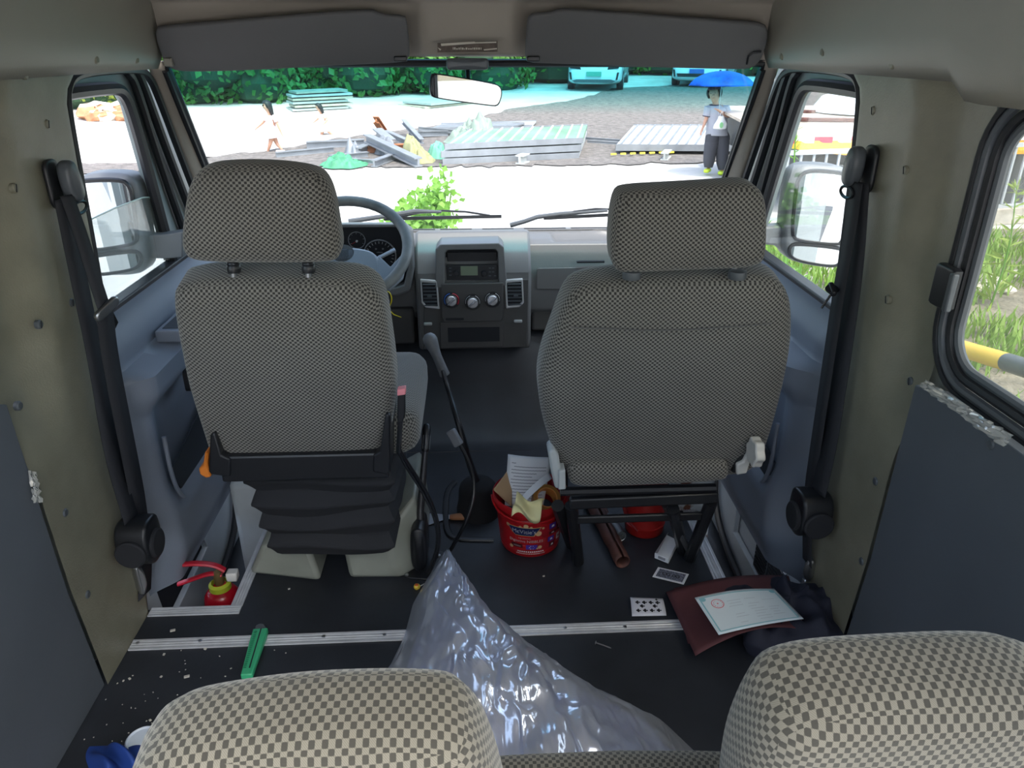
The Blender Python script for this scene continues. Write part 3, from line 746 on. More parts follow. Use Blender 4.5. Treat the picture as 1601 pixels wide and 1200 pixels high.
# ignition key with a yellow cable tie
kp = aty(604, 462, 2.36)
key = thing('ignition_key', kp, 'black-headed ignition key in the steering column with a yellow cable tie looped on it', 'key')
B().cushion(rrect(0, 0, .024, .034, .01), .010, .004, kp, (1,0,0), (0,0,1), (0,1,0), n=24).build('key_head', M['black'], key)
B().obox(kp+V((.001,.004,-.032)), .008, .003, .034).build('key_blade', M['steel'], key)
B().tube([kp+V((0,.0,.012)), kp+V((0,.0,.03))], .0015, 6).build('key_ring', M['steel'], key)
ym = mat('yellow nylon', (.75,.60,.02), .35)
tie = thing('cable_tie', kp, 'yellow nylon cable tie looped through the ignition key ring', 'cable tie')
tl = smooth3([kp+V((a_, -.008, b_)) for a_, b_ in [(.006,-.040),(.020,-.012),(.012,.018),(-.006,.016),(-.014,-.008),(.0,-.032),(.006,-.042)]], it=3)
B().tube(tl, .0022, 6).build('tie_loop', ym, tie)
B().tube([kp+V((.004,-.009,-.038)), kp+V((-.008,-.01,-.075))], [.005,.004], 6, flat=.4).build('tie_head', ym, tie)
B().tube([kp+V((.006,-.009,-.045)), kp+V((.022,-.012,-.062)), kp+V((.046,-.012,-.072))], [.002,.0018,.0012], 5).build('tie_tail', ym, tie)

# ================================================================ SEATS
FAB = M['fabric']
bell = mat('black bellows cloth', (.016,.017,.021), .85, bump=.3, bscale=500)
UPV = V((0,0,1))
def seatback(par, name, outl, P0, lean, depth, r, bulge=.012, n=110, fb=.02, k=.55, fab=None):
    """outline in photo pixels projected on the leaning rear plane of the backrest"""
    N_ = V((0, -math.cos(lean), -math.sin(lean))) if False else V((0, math.cos(lean), math.sin(lean)))
    Au = V((1,0,0)); Av = V((0, -math.sin(lean), math.cos(lean)))
    pts = [atp(a, b_, P0+N_*depth*k, N_) for a, b_ in outl]
    ol = [((p-P0).dot(Au), (p-P0).dot(Av)) for p in pts]
    bb = B().cushion(ol, depth, r, P0, Au, Av, N_, bulge=bulge, n=n, fbulge=fb)
    return bb.build(name, fab or FAB, par, smooth=60, frame=(Au, Av, N_))
# driver seat
dP = V((-.42, 1.575, .43)); lean = math.radians(13)
ds = thing('driver_seat', (-.42, 1.72, 0), 'checked grey driver seat on black bellows suspension behind the steering wheel', 'seat')
seatback(ds, 'backrest', [(297,427),(330,420),(400,417),(480,418),(540,420),(572,425),(594,440),(605,462),(612,510),(619,560),(622,600),(615,650),(600,716),(480,717),(345,716),(322,640),(306,590),(292,520),(283,465),(283,432)], dP, lean, .13, .035)
seatback(ds, 'headrest', [(296,388),(291,375),(294,335),(301,290),(312,264),(335,253),(385,250),(440,252),(485,258),(510,268),(525,300),(532,345),(538,378),(533,396),(520,402),(400,403),(310,401)], V((-.42, 1.455, 1.0)), math.radians(6), .10, .035, bulge=.010, n=90)
for px_ in (364, 481):
    t = aty(px_, 408, 1.50); b_ = aty(px_+1, 428, 1.50)
    po = B().tube([t+V((0,0,.02)), b_+V((0,0,-.01))], .006, 10).build('headrest_post', M['steel'], ds)
    B().lathe([(.0135,-.004),(.0145,.004),(.0135,.009),(.0125,.011),(.0135,.014),(.012,.018)], V((t.x, t.y, lerp(b_.z, t.z, .30))), 16).build('post_collar', M['black'], po)
    B().lathe([(.011,0),(.0125,.003),(.010,.006),(.0125,.009),(.010,.012),(.0125,.015),(.010,.018)], V((t.x, t.y, lerp(b_.z, t.z, .80))), 16).build('post_bellows', M['black'], po)
# cushion and shell
B().cushion(rrect(0, 0, .50, .46, .06), .12, .04, V((-.405, 1.86, .40)), (1,0,0), (0,1,0), (0,0,1), bulge=.01).build('seat_cushion', FAB, ds, smooth=60, frame=((1,0,0),(0,1,0),(0,0,1)))
shell = B()
y0 = 1.545
a, c = aty(347, 716, y0), aty(605, 748, y0)
shell.box(a.x-.01, c.x+.005, y0, y0+.30, c.z, a.z+.004)
sh = shell.build('seat_pan', M['black'], ds, smooth=0, bevel=.006)
sl = B().prism([aty(q[0], q[1], y0-.006) for q in [(328,680),(336,676),(346,712),(360,718),(360,746),(331,742),(326,738)]], V((0, .10, 0))); sl.build('side_bracket', M['black'], ds, bevel=.004)
sl = B().prism([aty(q[0], q[1], y0-.006) for q in [(603,646),(610,650),(610,738),(604,742),(583,738),(583,712),(594,706)]], V((0, .16, 0))); sl.build('side_bracket', M['black'], ds, bevel=.004)
orm = mat('orange plastic lever', (.75,.22,.03), .4)
op = [aty(q[0], q[1], 1.55) for q in [(320,706),(326,708),(324,726),(330,746),(322,748),(312,742),(310,733),(317,728)]]
lv = B().prism(op, V((0, .05, 0))).build('recline_lever', orm, ds, bevel=.005, smooth=50); lv['label'] = 'orange lever'
# bellows: pleated box
def bel(u, v):
    a = 2*math.pi*u; zt = lerp(.395, .135, v)
    fold = .022*(abs(((v*4.0) % 1.0)-.5)*2)**.7
    wdt = (.205-.03*v-fold)+.006*noise.noise(V((math.cos(a)*2, math.sin(a)*2, v*5))); dpt = .19-fold
    ca, sa = math.cos(a), math.sin(a); k = 1/max(abs(ca), abs(sa))**.82
    sag = .010*math.sin(3*a+1)*math.sin(v*9)
    return (-.405+wdt*ca*k+.01*v, 1.765+dpt*sa*k, zt+sag)
B().grid(bel, 90, 44, cu=True).build('bellows', bell, ds, smooth=45)
B().box(-.58,-.25,1.67,1.94,.122,.132).build('pedestal_plate', M['black'], ds, bevel=.003)
ped = mat('grey-green painted pedestal', (.27,.28,.24), .4, var=.12, vscale=10)
def leg(pts_b, pts_t):
    b_ = B(); n = len(pts_b); b_.v += pts_b+pts_t
    b_.f += [list(range(n)), list(range(n, 2*n))[::-1]]+[[i, (i+1) % n, n+(i+1) % n, n+i] for i in range(n)]
    return b_
for sg, x0, x1 in ((-1, -.650, -.470), (1, -.365, -.215)):
    # each leg is a flared pressed foot
    if sg < 0: pb = [V((-.66,1.70,0)),V((-.45,1.655,0)),V((-.45,1.98,0)),V((-.66,1.98,0))]; pt = [V((-.60,1.665,.12)),V((-.475,1.665,.12)),V((-.475,1.96,.12)),V((-.60,1.96,.12))]
    else: pb = [V((-.375,1.665,0)),V((-.225,1.66,0)),V((-.165,1.72,0)),V((-.165,2.02,0)),V((-.375,2.02,0))]; pt = [V((-.385,1.665,.12)),V((-.27,1.66,.13)),V((-.185,1.74,.22)),V((-.185,2.0,.22)),V((-.385,1.96,.12))]
    leg(pb, pt).build('pedestal_leg', ped, ds, bevel=.014, smooth=50)
B().box(-.47,-.36,1.80,1.97,.0,.12).build('pedestal_box', mat('dark steel blue box', (.05,.07,.085), .4), ds, smooth=0, bevel=.004)
# driver buckle
bu = thing('seatbelt_buckle', aty(624, 640, 1.50), 'black seat belt buckle with red button beside the driver seat', 'buckle')
B().prism([aty(q[0]+5, q[1], 1.52) for q in [(616,614),(628,612),(628,650),(624,662),(616,660)]], V((0, .022, 0))).build('buckle_body', M['black'], bu, bevel=.003)
B().prism([aty(q[0]+5, q[1], 1.518) for q in [(616,609),(629,607),(629,617),(616,619)]], V((0, .02, 0))).build('release_button', mat('faded red button', (.75,.25,.28), .5), bu, bevel=.002)
B().tube([aty(626, 658, 1.53), aty(624, 690, 1.53), aty(623, 706, 1.55)], .006, 8).build('stalk', M['black'], bu)
# cables from the buckle to the floor
cb = B()
for dx in (0, 6):
    cb.tube(smooth3([aty(622+dx/3, 702, 1.55), aty(634+dx, 728, 1.60), aty(664+dx, 772, 1.63), aty(684+dx/2, 820, 1.66), aty(684+dx/2, 860, 1.68), atz(668+dx/2, 895, .006)], it=3), .0045, 8)
tag(cb.build('seatbelt_cable', M['black']), 'black twin cable hanging from the driver buckle down to the handbrake base', 'cable')

# passenger seat
ps = thing('passenger_seat', (.42, 1.72, 0), 'checked grey passenger seat on a black tubular frame with rounded shoulders', 'seat')
pP = V((.42, 1.575, .43)); 
seatback(ps, 'backrest', [(862,500),(874,465),(888,440),(910,430),(960,422),(1050,418),(1130,415),(1180,415),(1207,422),(1224,443),(1228,480),(1226,530),(1212,600),(1196,660),(1178,705),(1150,722),(1040,727),(930,726),(888,724),(866,700),(846,640),(838,590),(843,550)], pP, lean, .13, .04)
seatback(ps, 'headrest', [(952,403),(950,370),(953,330),(960,300),(972,291),(1050,287),(1120,283),(1165,279),(1184,292),(1190,320),(1190,360),(1188,394),(1178,405),(1150,410),(1080,412),(1000,416),(963,418)], V((.42, 1.455, 1.0)), math.radians(6), .10, .028, bulge=.008, n=90)
for px_ in (985, 1149):
    t = aty(px_, 418, 1.50); po = B().tube([t+V((0,0,.02)), t+V((0,0,-.02))], .006, 10).build('headrest_post', M['steel'], ps)
    B().lathe([(.0185,-.008),(.0195,0),(.0185,.008),(.010,.009)], t+V((0,-.02,-.010)), 18).build('post_collar', M['gasket'], po)
# seam fold across the back
N_ = V((0, math.cos(lean), math.sin(lean)))
sm = B().tube(smooth3([atp(a_, b_, pP-N_*.012, N_) for a_, b_ in [(893,512),(960,514),(1033,517),(1100,514),(1205,506)]], it=2), .0011, 6).build('seam', M['visor'], ps)
B().cushion(rrect(0, 0, .46, .46, .06), .12, .04, V((.42, 1.84, .375)), (1,0,0), (0,1,0), (0,0,1), bulge=.01).build('seat_cushion', FAB, ps, smooth=60, frame=((1,0,0),(0,1,0),(0,0,1)))
# rear roll of the cushion, showing under the backrest
yr = 1.555; oo = [aty(q[0], q[1], yr) for q in [(888,728),(930,726),(1040,725),(1130,722),(1142,727),(1142,748),(1128,756),(1000,762),(905,765),(889,757)]]; cc = V((0, yr, 0))
B().cushion([(p.x, p.z) for p in oo], .10, .018, V((0, yr, 0)), (1,0,0), (0,0,1), (0,1,0), bulge=.004, n=70).build('cushion_rear', FAB, ps, smooth=60, frame=((1,0,0),(0,0,1),(0,1,0)))
# left-hand grey side covers and right-hand knob
wcv = mat('pale grey seat plastic', (.45,.48,.48), .4)
B().prism([aty(q[0], q[1], 1.56) for q in [(857,708),(866,702),(874,712),(878,740),(876,764),(868,764),(862,740)]], V((0, .06, 0))).build('side_cover', wcv, ps, bevel=.006, smooth=50)
B().prism([aty(q[0], q[1], 1.55) for q in [(874,736),(884,735),(885,765),(873,766)]], V((0, .04, 0))).build('side_cover', wcv, ps, bevel=.003)
iv = mat('ivory plastic', (.62,.60,.55), .45)
kp2 = aty(1174, 706, 1.53)
kn = B()
for k in range(24): pass
prof2 = [(kp2+V((0, .034*(1+.10*math.cos(6*t))*math.cos(t), .034*(1+.10*math.cos(6*t))*math.sin(t)))) for t in [2*math.pi*k/48 for k in range(48)]]
kn.prism(prof2, V((.024, 0, 0))); kn.build('recline_knob', iv, ps, bevel=.004, smooth=50)
B().prism([aty(q[0], q[1], 1.565) for q in [(1168,690),(1174,692),(1174,720),(1168,740),(1152,743),(1152,726),(1162,722),(1168,710)]], V((0, .05, 0))).build('hinge_cover', iv, ps, bevel=.004, smooth=50)
B().prism([aty(q[0], q[1], 1.575) for q in [(1150,722),(1166,700),(1168,715),(1156,738),(1145,738)]], V((0, .05, 0))).build('hinge_bracket', M['black'], ps, smooth=0)
# black tubular frame
fm = mat('black frame paint', (.012,.013,.016), .35)
B().tube([aty(876, 768, 1.60), aty(1118, 762, 1.60)], .012, 8).build('frame_rail', fm, ps)
B().bar(aty(890, 786, 1.60), aty(1122, 776, 1.60), .02, .032).build('frame_rail', fm, ps, bevel=.005)
B().bar(aty(900, 812, 1.62), aty(1098, 806, 1.62), .012, .024).build('frame_rail', fm, ps, bevel=.005)
for top, bot in (((893, 790), (904, 878)), ((1112, 784), (1078, 872)), ((872, 790), (893, 850)), ((1052, 795), (1068, 860))):
    tp = aty(top[0], top[1], 1.605); bt = atz(bot[0], bot[1], .008)
    B().tube([tp, bt.lerp(tp, .06), bt], [.017, .017, .017], 10).build('leg', fm, ps)
for x_, in ((.245,), (.645,)):
    pass
B().tube([V((.26,1.62,.35)), V((.26,2.02,.35))], .014, 8).build('slide_rail', fm, ps); B().tube([V((.62,1.62,.35)), V((.62,2.02,.35))], .014, 8).build('slide_rail', fm, ps)
for x_ in (.26, .60): B().tube([V((x_,2.0,.35)), V((x_,2.02,.0))], .016, 8).build('leg', fm, ps)
B().tube([aty(1040, 790, 1.62), atz(1080, 866, .02)], .009, 8).build('adjuster_rod', M['steel'], ps)

# rear bench
rb = thing('rear_bench', (.10, .5, 0), 'checked beige rear bench seat with two headrests, nearest the camera', 'seat')
cu0 = [(-.50,0),(.70,0),(.70,.45),(-.50,.45)]
B().cushion([(-.50,.30),(.72,.30),(.72,.742),(-.50,.742)], .14, .035, V((0,0,.31)), (1,0,0), (0,1,0), (0,0,1), bulge=.0).build('seat_cushion', M['fabric_rear'], rb, smooth=60, frame=((1,0,0),(0,1,0),(0,0,1)))
ln = math.radians(10)
for nm_, ol, P0 in (('left', [(236,1330),(228,1190),(236,1135),(256,1096),(290,1075),(370,1060),(470,1047),(590,1042),(680,1044),(725,1052),(752,1080),(770,1120),(786,1170),(800,1260),(806,1330)], V((-.12,.395,.9))),
                   ('right', [(1108,1330),(1112,1190),(1122,1120),(1140,1070),(1158,1035),(1190,1012),(1260,995),(1400,987),(1500,983),(1570,986),(1610,1005),(1680,1060),(1710,1160),(1720,1330)], V((.32,.395,.9)))):
    hr = seatback(rb, 'headrest', [(q[0], q[1]-17) for q in ol], P0, ln, .10, .035, bulge=.012, n=120, k=.95, fab=M['fabric_rear'])
for x_ in (-.13, .31): B().cushion(rrect(0,0,.42,.36,.08), .10, .04, V((x_, .30, .52)), (1,0,0), (0,-.17,1), (0,1,.17), bulge=.0).build('backrest', M['fabric_rear'], rb, smooth=60, frame=((1,0,0),(0,0,1),(0,1,0)))
for x_ in (-.45, .65): B().box(x_-.02, x_+.02, .35, .70, 0, .33).build('bench_leg', fm, rb, bevel=.005)
# ================================================================ SEAT BELTS
web = mat('black belt webbing', (.014,.015,.020), .7, bump=.5, bscale=900)
def ribbon(pts, w, side, th=.0016):
    pts = smooth3(pts, it=2); side = V(side).normalized(); bb = B(); n = len(pts)
    for p in pts:
        t = side*w/2
        bb.v += [p-t, p+t]
    for i in range(n-1): bb.f.append([2*i, 2*i+1, 2*i+3, 2*i+2])
    return bb
for s in (-1, 1):
    X = sidex(s); out = -s
    if s < 0:
        an = atx(100, 285, X+.03); re = atx(212, 842, X+.055)
        lab = 'black driver seat belt hanging from the left door pillar down to its reel'
    else:
        an = atx(1345, 262, X-.03); re = atx(1272, 798, X-.055)
        lab = 'black passenger seat belt hanging from the right door pillar down to its reel'
    bt = thing('seat_belt', re, lab, 'seat belt')
    # upper anchor cover and ring
    B().cushion([(-.022,-.04),(.022,-.04),(.026,.01),(.016,.045),(-.016,.045),(-.026,.01)], .03, .010, an+V((out*.03,0,0)), (0,1,.15), (0,-.15,1), (-out,0,0), n=36, bulge=.004).build('anchor_cover', M['gasket'], bt, smooth=60)
    B().cushion(rrect(0,0,.055,.10,.02), .010, .004, an+V((-out*.004, -.02, 0)), (0,1,0), (0,0,1), (-out,0,0), n=30, bulge=0).build('anchor_plate', M['black'], bt)
    ring = [an+V((out*.02, .03*math.cos(t), -.052+.012*math.sin(t))) for t in [2*math.pi*k/16 for k in range(16)]]
    B().tube(ring, .0035, 6, closed=True).build('anchor_ring', M['black'], bt)
    # reel
    rb_ = B().cushion([(-.045,-.062),(.045,-.062),(.045,.035),(.032,.055),(-.045,.055)], .075, .008, re+V((out*.045,0,0)), (0,1,0), (0,0,1), (-out,0,0), n=40, bulge=.002)
    rr = rb_.build('reel_housing', M['black'], bt, smooth=50)
    B().lathe([(.036,0),(.036,.006),(.032,.009),(0,.0095)], re+V((out*.005,-.044,-.012)), 28, axis=(0,-1,0)).build('reel_cap', M['blackmat'], bt)
    B().lathe([(.036,0),(.036,.006),(.032,.009),(0,.0095)], re+V((out*.045,-.0,-.012)), 28, axis=(out,0,0)).build('reel_cap', M['blackmat'], bt)
    if s < 0:
        side = V((.25,1,0))
        ribbon([atx(98,310,X+.035), atx(120,420,X+.035), atx(150,560,X+.04), atx(172,700,X+.045), atx(205,812,X+.055)], .046, side).build('webbing', web, bt, smooth=60, solid=.002)
        tg = atx(163, 482, X+.085)
        ribbon([atx(104,305,X+.045), atx(128,370,X+.06), atx(146,430,X+.075), tg], .030, (.5,1,0)).build('webbing', web, bt, smooth=60, solid=.002)
        ribbon([tg, atx(172,560,X+.075), atx(196,680,X+.07), atx(218,790,X+.06), atx(228,880,X+.03), atx(226,930,X+.02)], .050, side).build('webbing', web, bt, smooth=60, solid=.002)
        tt = B().cushion(rrect(0,0,.055,.022,.008), .012, .004, tg, (.5,1,.5), (0,-.3,1), (1,-.4,0), n=28, bulge=0).build('tongue', M['steel'], bt)
        B().obox(tg+V((0,.025,-.03)), .004, .020, .045, ax=(1,0,0), az=(0,-.4,1)).build('tongue_blade', M['chrome'], tt, bevel=.001)
        B().cushion(rrect(0,0,.02,.09,.008), .012, .004, atx(222,905,X+.03), (0,1,0), (0,0,1), (-1,0,0), n=24).build('floor_anchor', M['steel'], bt)
    else:
        side = V((-.25,1,0))
        ribbon([atx(1347,285,X-.035), atx(1338,420,X-.035), atx(1318,560,X-.04), atx(1298,690,X-.045), atx(1280,770,X-.055)], .048, side).build('webbing', web, bt, smooth=60, solid=.002)
        ribbon([atx(1340,285,X-.045), atx(1326,380,X-.055), atx(1312,450,X-.06), atx(1296,560,X-.06), atx(1278,680,X-.06), atx(1262,790,X-.05), atx(1262,880,X-.03)], .044, (-.1,1,0)).build('webbing', web, bt, smooth=60, solid=.002)
        tg = atx(1305, 452, X-.07)
        B().cushion(rrect(0,0,.03,.014,.005), .012, .004, tg, (0,1,.6), (0,-.6,1), (-1,0,0), n=24).build('tongue', M['black'], bt)
        B().tube([tg, tg+V((-.012,.02,-.05))], .003, 6).build('tongue_blade', M['chrome'], bt)
        B().cushion(rrect(0,0,.02,.07,.008), .012, .004, atx(1262,890,X-.03), (0,1,0), (0,0,1), (1,0,0), n=24).build('floor_anchor', M['steel'], bt)

# ================================================================ VISORS, HEADER FITTINGS, MIRROR
VP = V((0, 2.262, 1.30)); VN = V((0, 1, .62)).normalized()
def visor(outl, lab, loc_px):
    P = [atp(a, b_, VP, VN) for a, b_ in outl]; c = sum(P, V())/len(P)
    t = thing('sun_visor', c, lab, 'sun visor')
    Au = V((1,0,0)); Av = V((0,-VN.z,VN.y))
    ol = [((p-c).dot(Au), (p-c).dot(Av)) for p in P]
    B().cushion(ol, .018, .007, c-VN*.009, Au, Av, VN, bulge=.003, n=90).build('visor_panel', M['visor'], t, smooth=60)
    return t
v1 = visor([(243,42),(244,60),(256,92),(268,108),(300,111),(400,108),(500,102),(590,98),(628,96),(640,92),(641,75),(636,30),(632,24),(596,23),(588,16),(570,15),(450,24),(330,34),(256,40)], 'dark grey sun visor folded down above the driver side of the windscreen', None)
v2 = visor([(821,92),(821,75),(824,28),(828,21),(865,20),(872,14),(890,14),(1010,22),(1120,30),(1190,35),(1200,42),(1200,60),(1190,92),(1176,106),(1150,107),(1000,103),(900,99),(840,97),(826,96)], 'dark grey sun visor folded down above the passenger side of the windscreen', None)
for t, a, b_ in ((v1, 626, 92), (v2, 834, 92)):
    p = atp(a, b_, VP-VN*.014, VN); B().obox(p, .036, .012, .014).build('visor_clip', M['black'], t, bevel=.003)
p = atp(264, 97, VP-VN*.012, VN); B().obox(p, .022, .02, .022).build('hinge_bracket', M['beige'], v1, bevel=.004)
B().tube([atp(q[0], q[1], VP-VN*.014, VN) for q in [(1168,100),(1170,88),(1178,82),(1190,81)]], .003, 6).build('hinge_rod', M['black'], v2)
p1 = aty(684, 66, 2.19); p2 = aty(778, 82, 2.205)
lbm = mat('worn brown label', (.085,.06,.045), .6, var=.4, vscale=60)
lb = thing('warning_label', (p1+p2)/2, 'torn brown warning label stuck on the header above the interior mirror', 'label')
LBY = 2.192
B().prism([aty(q[0], q[1], LBY) for q in [(684,67),(778,64),(778,81),(684,82)]], V((0,.002,0))).build('label_sheet', lbm, lb, smooth=0)
lw = mat('label paper white', (.55,.50,.42), .7)
for q in ([(689,68),(742,65),(744,68),(690,72)],[(742,66),(776,65),(776,67),(742,68)],[(756,77),(777,75),(777,77),(757,79)],[(684,74),(690,77),(688,79)]):
    B().prism([aty(a, b_, LBY-.0012) for a, b_ in q], V((0,.001,0))).build('torn_strip', lw, lb, smooth=0)
random.seed(3)
x_ = 708
while x_ < 752:
    w_ = random.choice((1.2, 2, 2.6)); h_ = random.choice((2, 3, 3.6))
    B().prism([aty(a, b_, LBY-.0012) for a, b_ in [(x_,77.5),(x_+w_,77.5),(x_+w_,77.5-h_),(x_,77.5-h_)]], V((0,.001,0))).build('faded_character', lw, lb, smooth=0); x_ += w_+random.uniform(.6, 1.4)
mc = aty(729, 141, 2.235)
rm = thing('interior_mirror', mc, 'black-rimmed interior rear-view mirror hanging on a grey bracket at the top of the windscreen', 'mirror')
br = aty(731, 100, 2.26)
B().cushion(rrect(0,0,.118,.030,.008), .05, .006, br+V((0,-.02,0)), (1,0,0), (0,0,1), (0,1,0), n=40, bulge=.002).build('bracket', M['gasket'], rm)
B().tube([br+V((0,.01,-.01)), mc+V((.006,.02,.02))], .007, 8).build('stem', M['black'], rm)
tilt = math.radians(-6); mu = V((math.cos(tilt), .235, math.sin(tilt))).normalized(); mn = V((-.12, -1, .0)); mn = (mn-mu*mn.dot(mu)).normalized(); mv = mu.cross(mn)*-1
mv = V((0,0,1))-mu*V((0,0,1)).dot(mu); mv.normalize(); mback = mu.cross(mv)*-1
mback = V((0,1,0))-mu*mu.y; mback = (mback-mv*mback.dot(mv)).normalized()
mol = [(-.104,.018),(-.100,.034),(-.085,.037),(.088,.026),(.104,.016),(.108,-.004),(.100,-.034),(.085,-.037),(-.085,-.030),(-.102,-.022)]
B().cushion(mol, .022, .007, mc, mu, mv, mback, n=60, bulge=.0).build('mirror_housing', M['black'], rm, smooth=50)
mo2 = resample([(a*.955, b_*.90) for a, b_ in mol], 60)
B().prism([mc+mu*a+mv*b_-mback*.0008 for a, b_ in mo2], mback*.001).build('mirror_glass', M['mirror'], rm, smooth=0)

# ================================================================ OUTSIDE MIRRORS AND WIPERS
for s in (-1, 1):
    if s < 0:
        Y = 2.12; hous = [(117,290),(120,276),(140,271),(190,271),(207,280),(214,300),(222,360),(228,395),(228,420),(215,432),(150,433),(128,425),(118,395)]
        main = [(124,296),(127,283),(145,280),(188,281),(200,288),(205,305),(213,372),(210,382),(150,388),(126,385)]
        low = [(128,402),(150,397),(210,392),(218,398),(219,412),(208,422),(155,426),(134,420)]
        arm = [(222,330),(226,345),(232,368),(262,366),(285,362),(285,402),(262,404),(240,404),(228,400)]
    else:
        Y = 2.25; hous = [(1240,275),(1252,261),(1270,257),(1318,260),(1332,268),(1330,300),(1318,395),(1312,412),(1296,418),(1250,413),(1232,405),(1227,388),(1232,330)]
        main = [(1249,280),(1257,270),(1272,266),(1315,269),(1324,277),(1321,300),(1310,372),(1306,379),(1250,376),(1240,370),(1243,330)]
        low = [(1236,386),(1245,381),(1308,384),(1311,390),(1306,408),(1296,413),(1250,408),(1236,401)]
        arm = [(1185,352),(1200,354),(1234,352),(1232,390),(1222,392),(1212,384),(1185,382)]
    P = [aty(a, b_, Y) for a, b_ in hous]; c = sum(P, V())/len(P)
    t = thing('side_mirror', c, 'grey two-glass door mirror standing outside the %s window' % ('left driver' if s < 0 else 'right passenger'), 'mirror')
    mh = mat('grey mirror housing', (.15,.16,.17), .45) if s < 0 else bpy.data.materials['grey mirror housing']
    B().cushion([(p.x-c.x, p.z-c.z) for p in P], .10, .022, V((c.x, Y, c.z)), (1,0,0), (0,0,1), (0,1,0), n=60, bulge=-.004).build('mirror_housing', mh, t, smooth=60)
    tv = (V((s*.02-c.x+sidex(s), -.6-Y, .15-c.z))).normalized()+(EYE-c).normalized()      # the glass looks back along the van's flank
    mn_ = tv.normalized(); 
    for nm_, q in (('mirror_glass', main), ('wide_angle_glass', low)):
        Pq = [aty(a, b_, Y-.006) for a, b_ in q]; cq = sum(Pq, V())/len(Pq)-V((0,.016,0))
        R2 = [V((a, cq.y+(-(a-cq.x)*mn_.x-(b_-cq.z)*mn_.z)/mn_.y, b_)) for a, b_ in resample([(p_.x, p_.z) for p_ in Pq], 48)]
        g_ = B().prism(R2, V((0,.003,0))).build(nm_, M['mirror'], t, smooth=0)
        B().tube([p_+V((0,.004,0)) for p_ in R2], .007, 6, closed=True).build('glass_rim', M['black'], g_)
    A = [aty(a, b_, Y+.04) for a, b_ in arm]
    B().prism(A, V((0,.05,0))).build('mirror_arm', mh, t, bevel=.008)
def wiper(pts, arm, lab):
    P = [aty(*q) for q in pts]; t = thing('windscreen_wiper', P[0], lab, 'wiper')
    B().tube(P, [.010]+[.009]*(len(P)-2)+[.005], 8).build('wiper_arm', M['gasket'], t)
    A = [aty(*q) for q in arm]
    B().bar(A[0], A[-1], .006, .012).build('wiper_blade', M['rubber'], t, smooth=0)
    B().tube([A[0].lerp(A[-1], .12)+V((0,0,.004)), A[0].lerp(A[-1], .3)+V((0,0,.020)), A[0].lerp(A[-1], .5)+V((0,0,.026)), A[0].lerp(A[-1], .7)+V((0,0,.020)), A[0].lerp(A[-1], .9)+V((0,0,.004))], .004, 6).build('blade_frame', M['black'], t)
    return t
wiper([(545,346,2.82),(600,338,2.83),(650,330,2.83),(690,331,2.83)], [(600,342,2.84),(784,338,2.86)], 'black windscreen wiper lying in front of the driver, left of the plant')
wiper([(798,352,2.88),(820,346,2.87),(840,339,2.87),(880,334,2.86),(950,329,2.84)], [(850,341,2.86),(1010,333,2.84)], 'black windscreen wiper lying in front of the passenger, its pivot at the centre')
# window latch on the right rear window
lp_ = atx(1474, 448, XR+.004)
lt = thing('window_latch', lp_, 'black plastic latch on the front edge of the right rear sliding window', 'latch')
B().cushion(rrect(0,0,.060,.080,.006), .018, .004, lp_+V((-.004,.0,0)), (0,1,0), (0,0,1), (1,0,0), n=30, bulge=0).build('latch_body', M['black'], lt)
B().box(lp_.x-.014, lp_.x-.002, lp_.y-.044, lp_.y-.030, lp_.z-.036, lp_.z+.036).build('latch_grip', M['gasket'], lt, bevel=.003)
# ================================================================ LEVERS ON THE FLOOR
GB = atz(748, 800, 0); 
gl = thing('gear_lever', GB, 'tall grey-knobbed gear lever rising from a round black boot on the floor', 'gear lever')
B().lathe([(.068,0),(.068,.02),(.062,.05),(.060,.085),(.056,.10),(.045,.112),(.02,.118),(0,.12)], GB, 32).build('boot', mat('black suede boot', (.008,.008,.010), .95), gl, smooth=60)
kt = aty(672, 530, 2.12)
rp_ = smooth3([GB+V((0,0,.10)), aty(733, 722, GB.y), aty(718, 665, GB.y-.01), aty(702, 612, 2.08), aty(692, 578, 2.10)], it=2)
B().tube(rp_, [lerp(.013, .006, i/(len(rp_)-1)) for i in range(len(rp_))], 10).build('lever_rod', M['black'], gl)
km = mat('worn grey knob', (.16,.165,.17), .5, var=.25, vscale=30)
kd = (aty(694, 582, 2.11)-kt).normalized()
B().lathe([(.002,-.020),(.012,-.017),(.020,-.008),(.0225,.004),(.020,.020),(.0165,.038),(.0145,.060),(.0145,.085),(.0155,.108),(.0165,.122),(.015,.124)], kt, 24, axis=kd).build('lever_knob', km, gl, smooth=60)
# floor flange of the gear lever
fl = [atz(a, b_, .004) for a, b_ in [(772,843),(712,842),(699,832),(696,800),(699,765),(712,752)]]
B().tube(smooth3(fl, it=2), .010, 8, flat=.5, ref=(0,0,1)).build('floor_flange', M['rubber'], gl)
HB = atz(660, 893, 0)
hb = thing('handbrake', HB, 'black handbrake lever with ribbed grip, upright on a bolted floor bracket between the seats', 'handbrake')
B().prism([atz(a, b_, .0) for a, b_ in [(632,893),(636,905),(672,908),(690,893),(694,865),(670,858),(642,862)]], V((0,0,.006))).build('floor_plate', M['black'], hb, bevel=.002)
hx = HB.x
B().cushion([(-.022,0),(.022,0),(.024,.10),(.018,.145),(-.018,.145),(-.024,.10)], .10, .008, V((hx-.005, HB.y-.01, .004)), (1,0,0), (0,0,1), (0,1,0), n=40).build('pivot_housing', M['black'], hb, smooth=50)
gt = aty(667, 668, 1.84); gb_ = aty(665, 705, 1.80)
B().tube([V((hx, HB.y+.03, .05)), aty(657, 800, 1.74), gb_], [.013,.011,.008], 12).build('lever_tube', M['steel'] if False else mat('dark lever steel', (.06,.06,.065), .35, .6), hb)
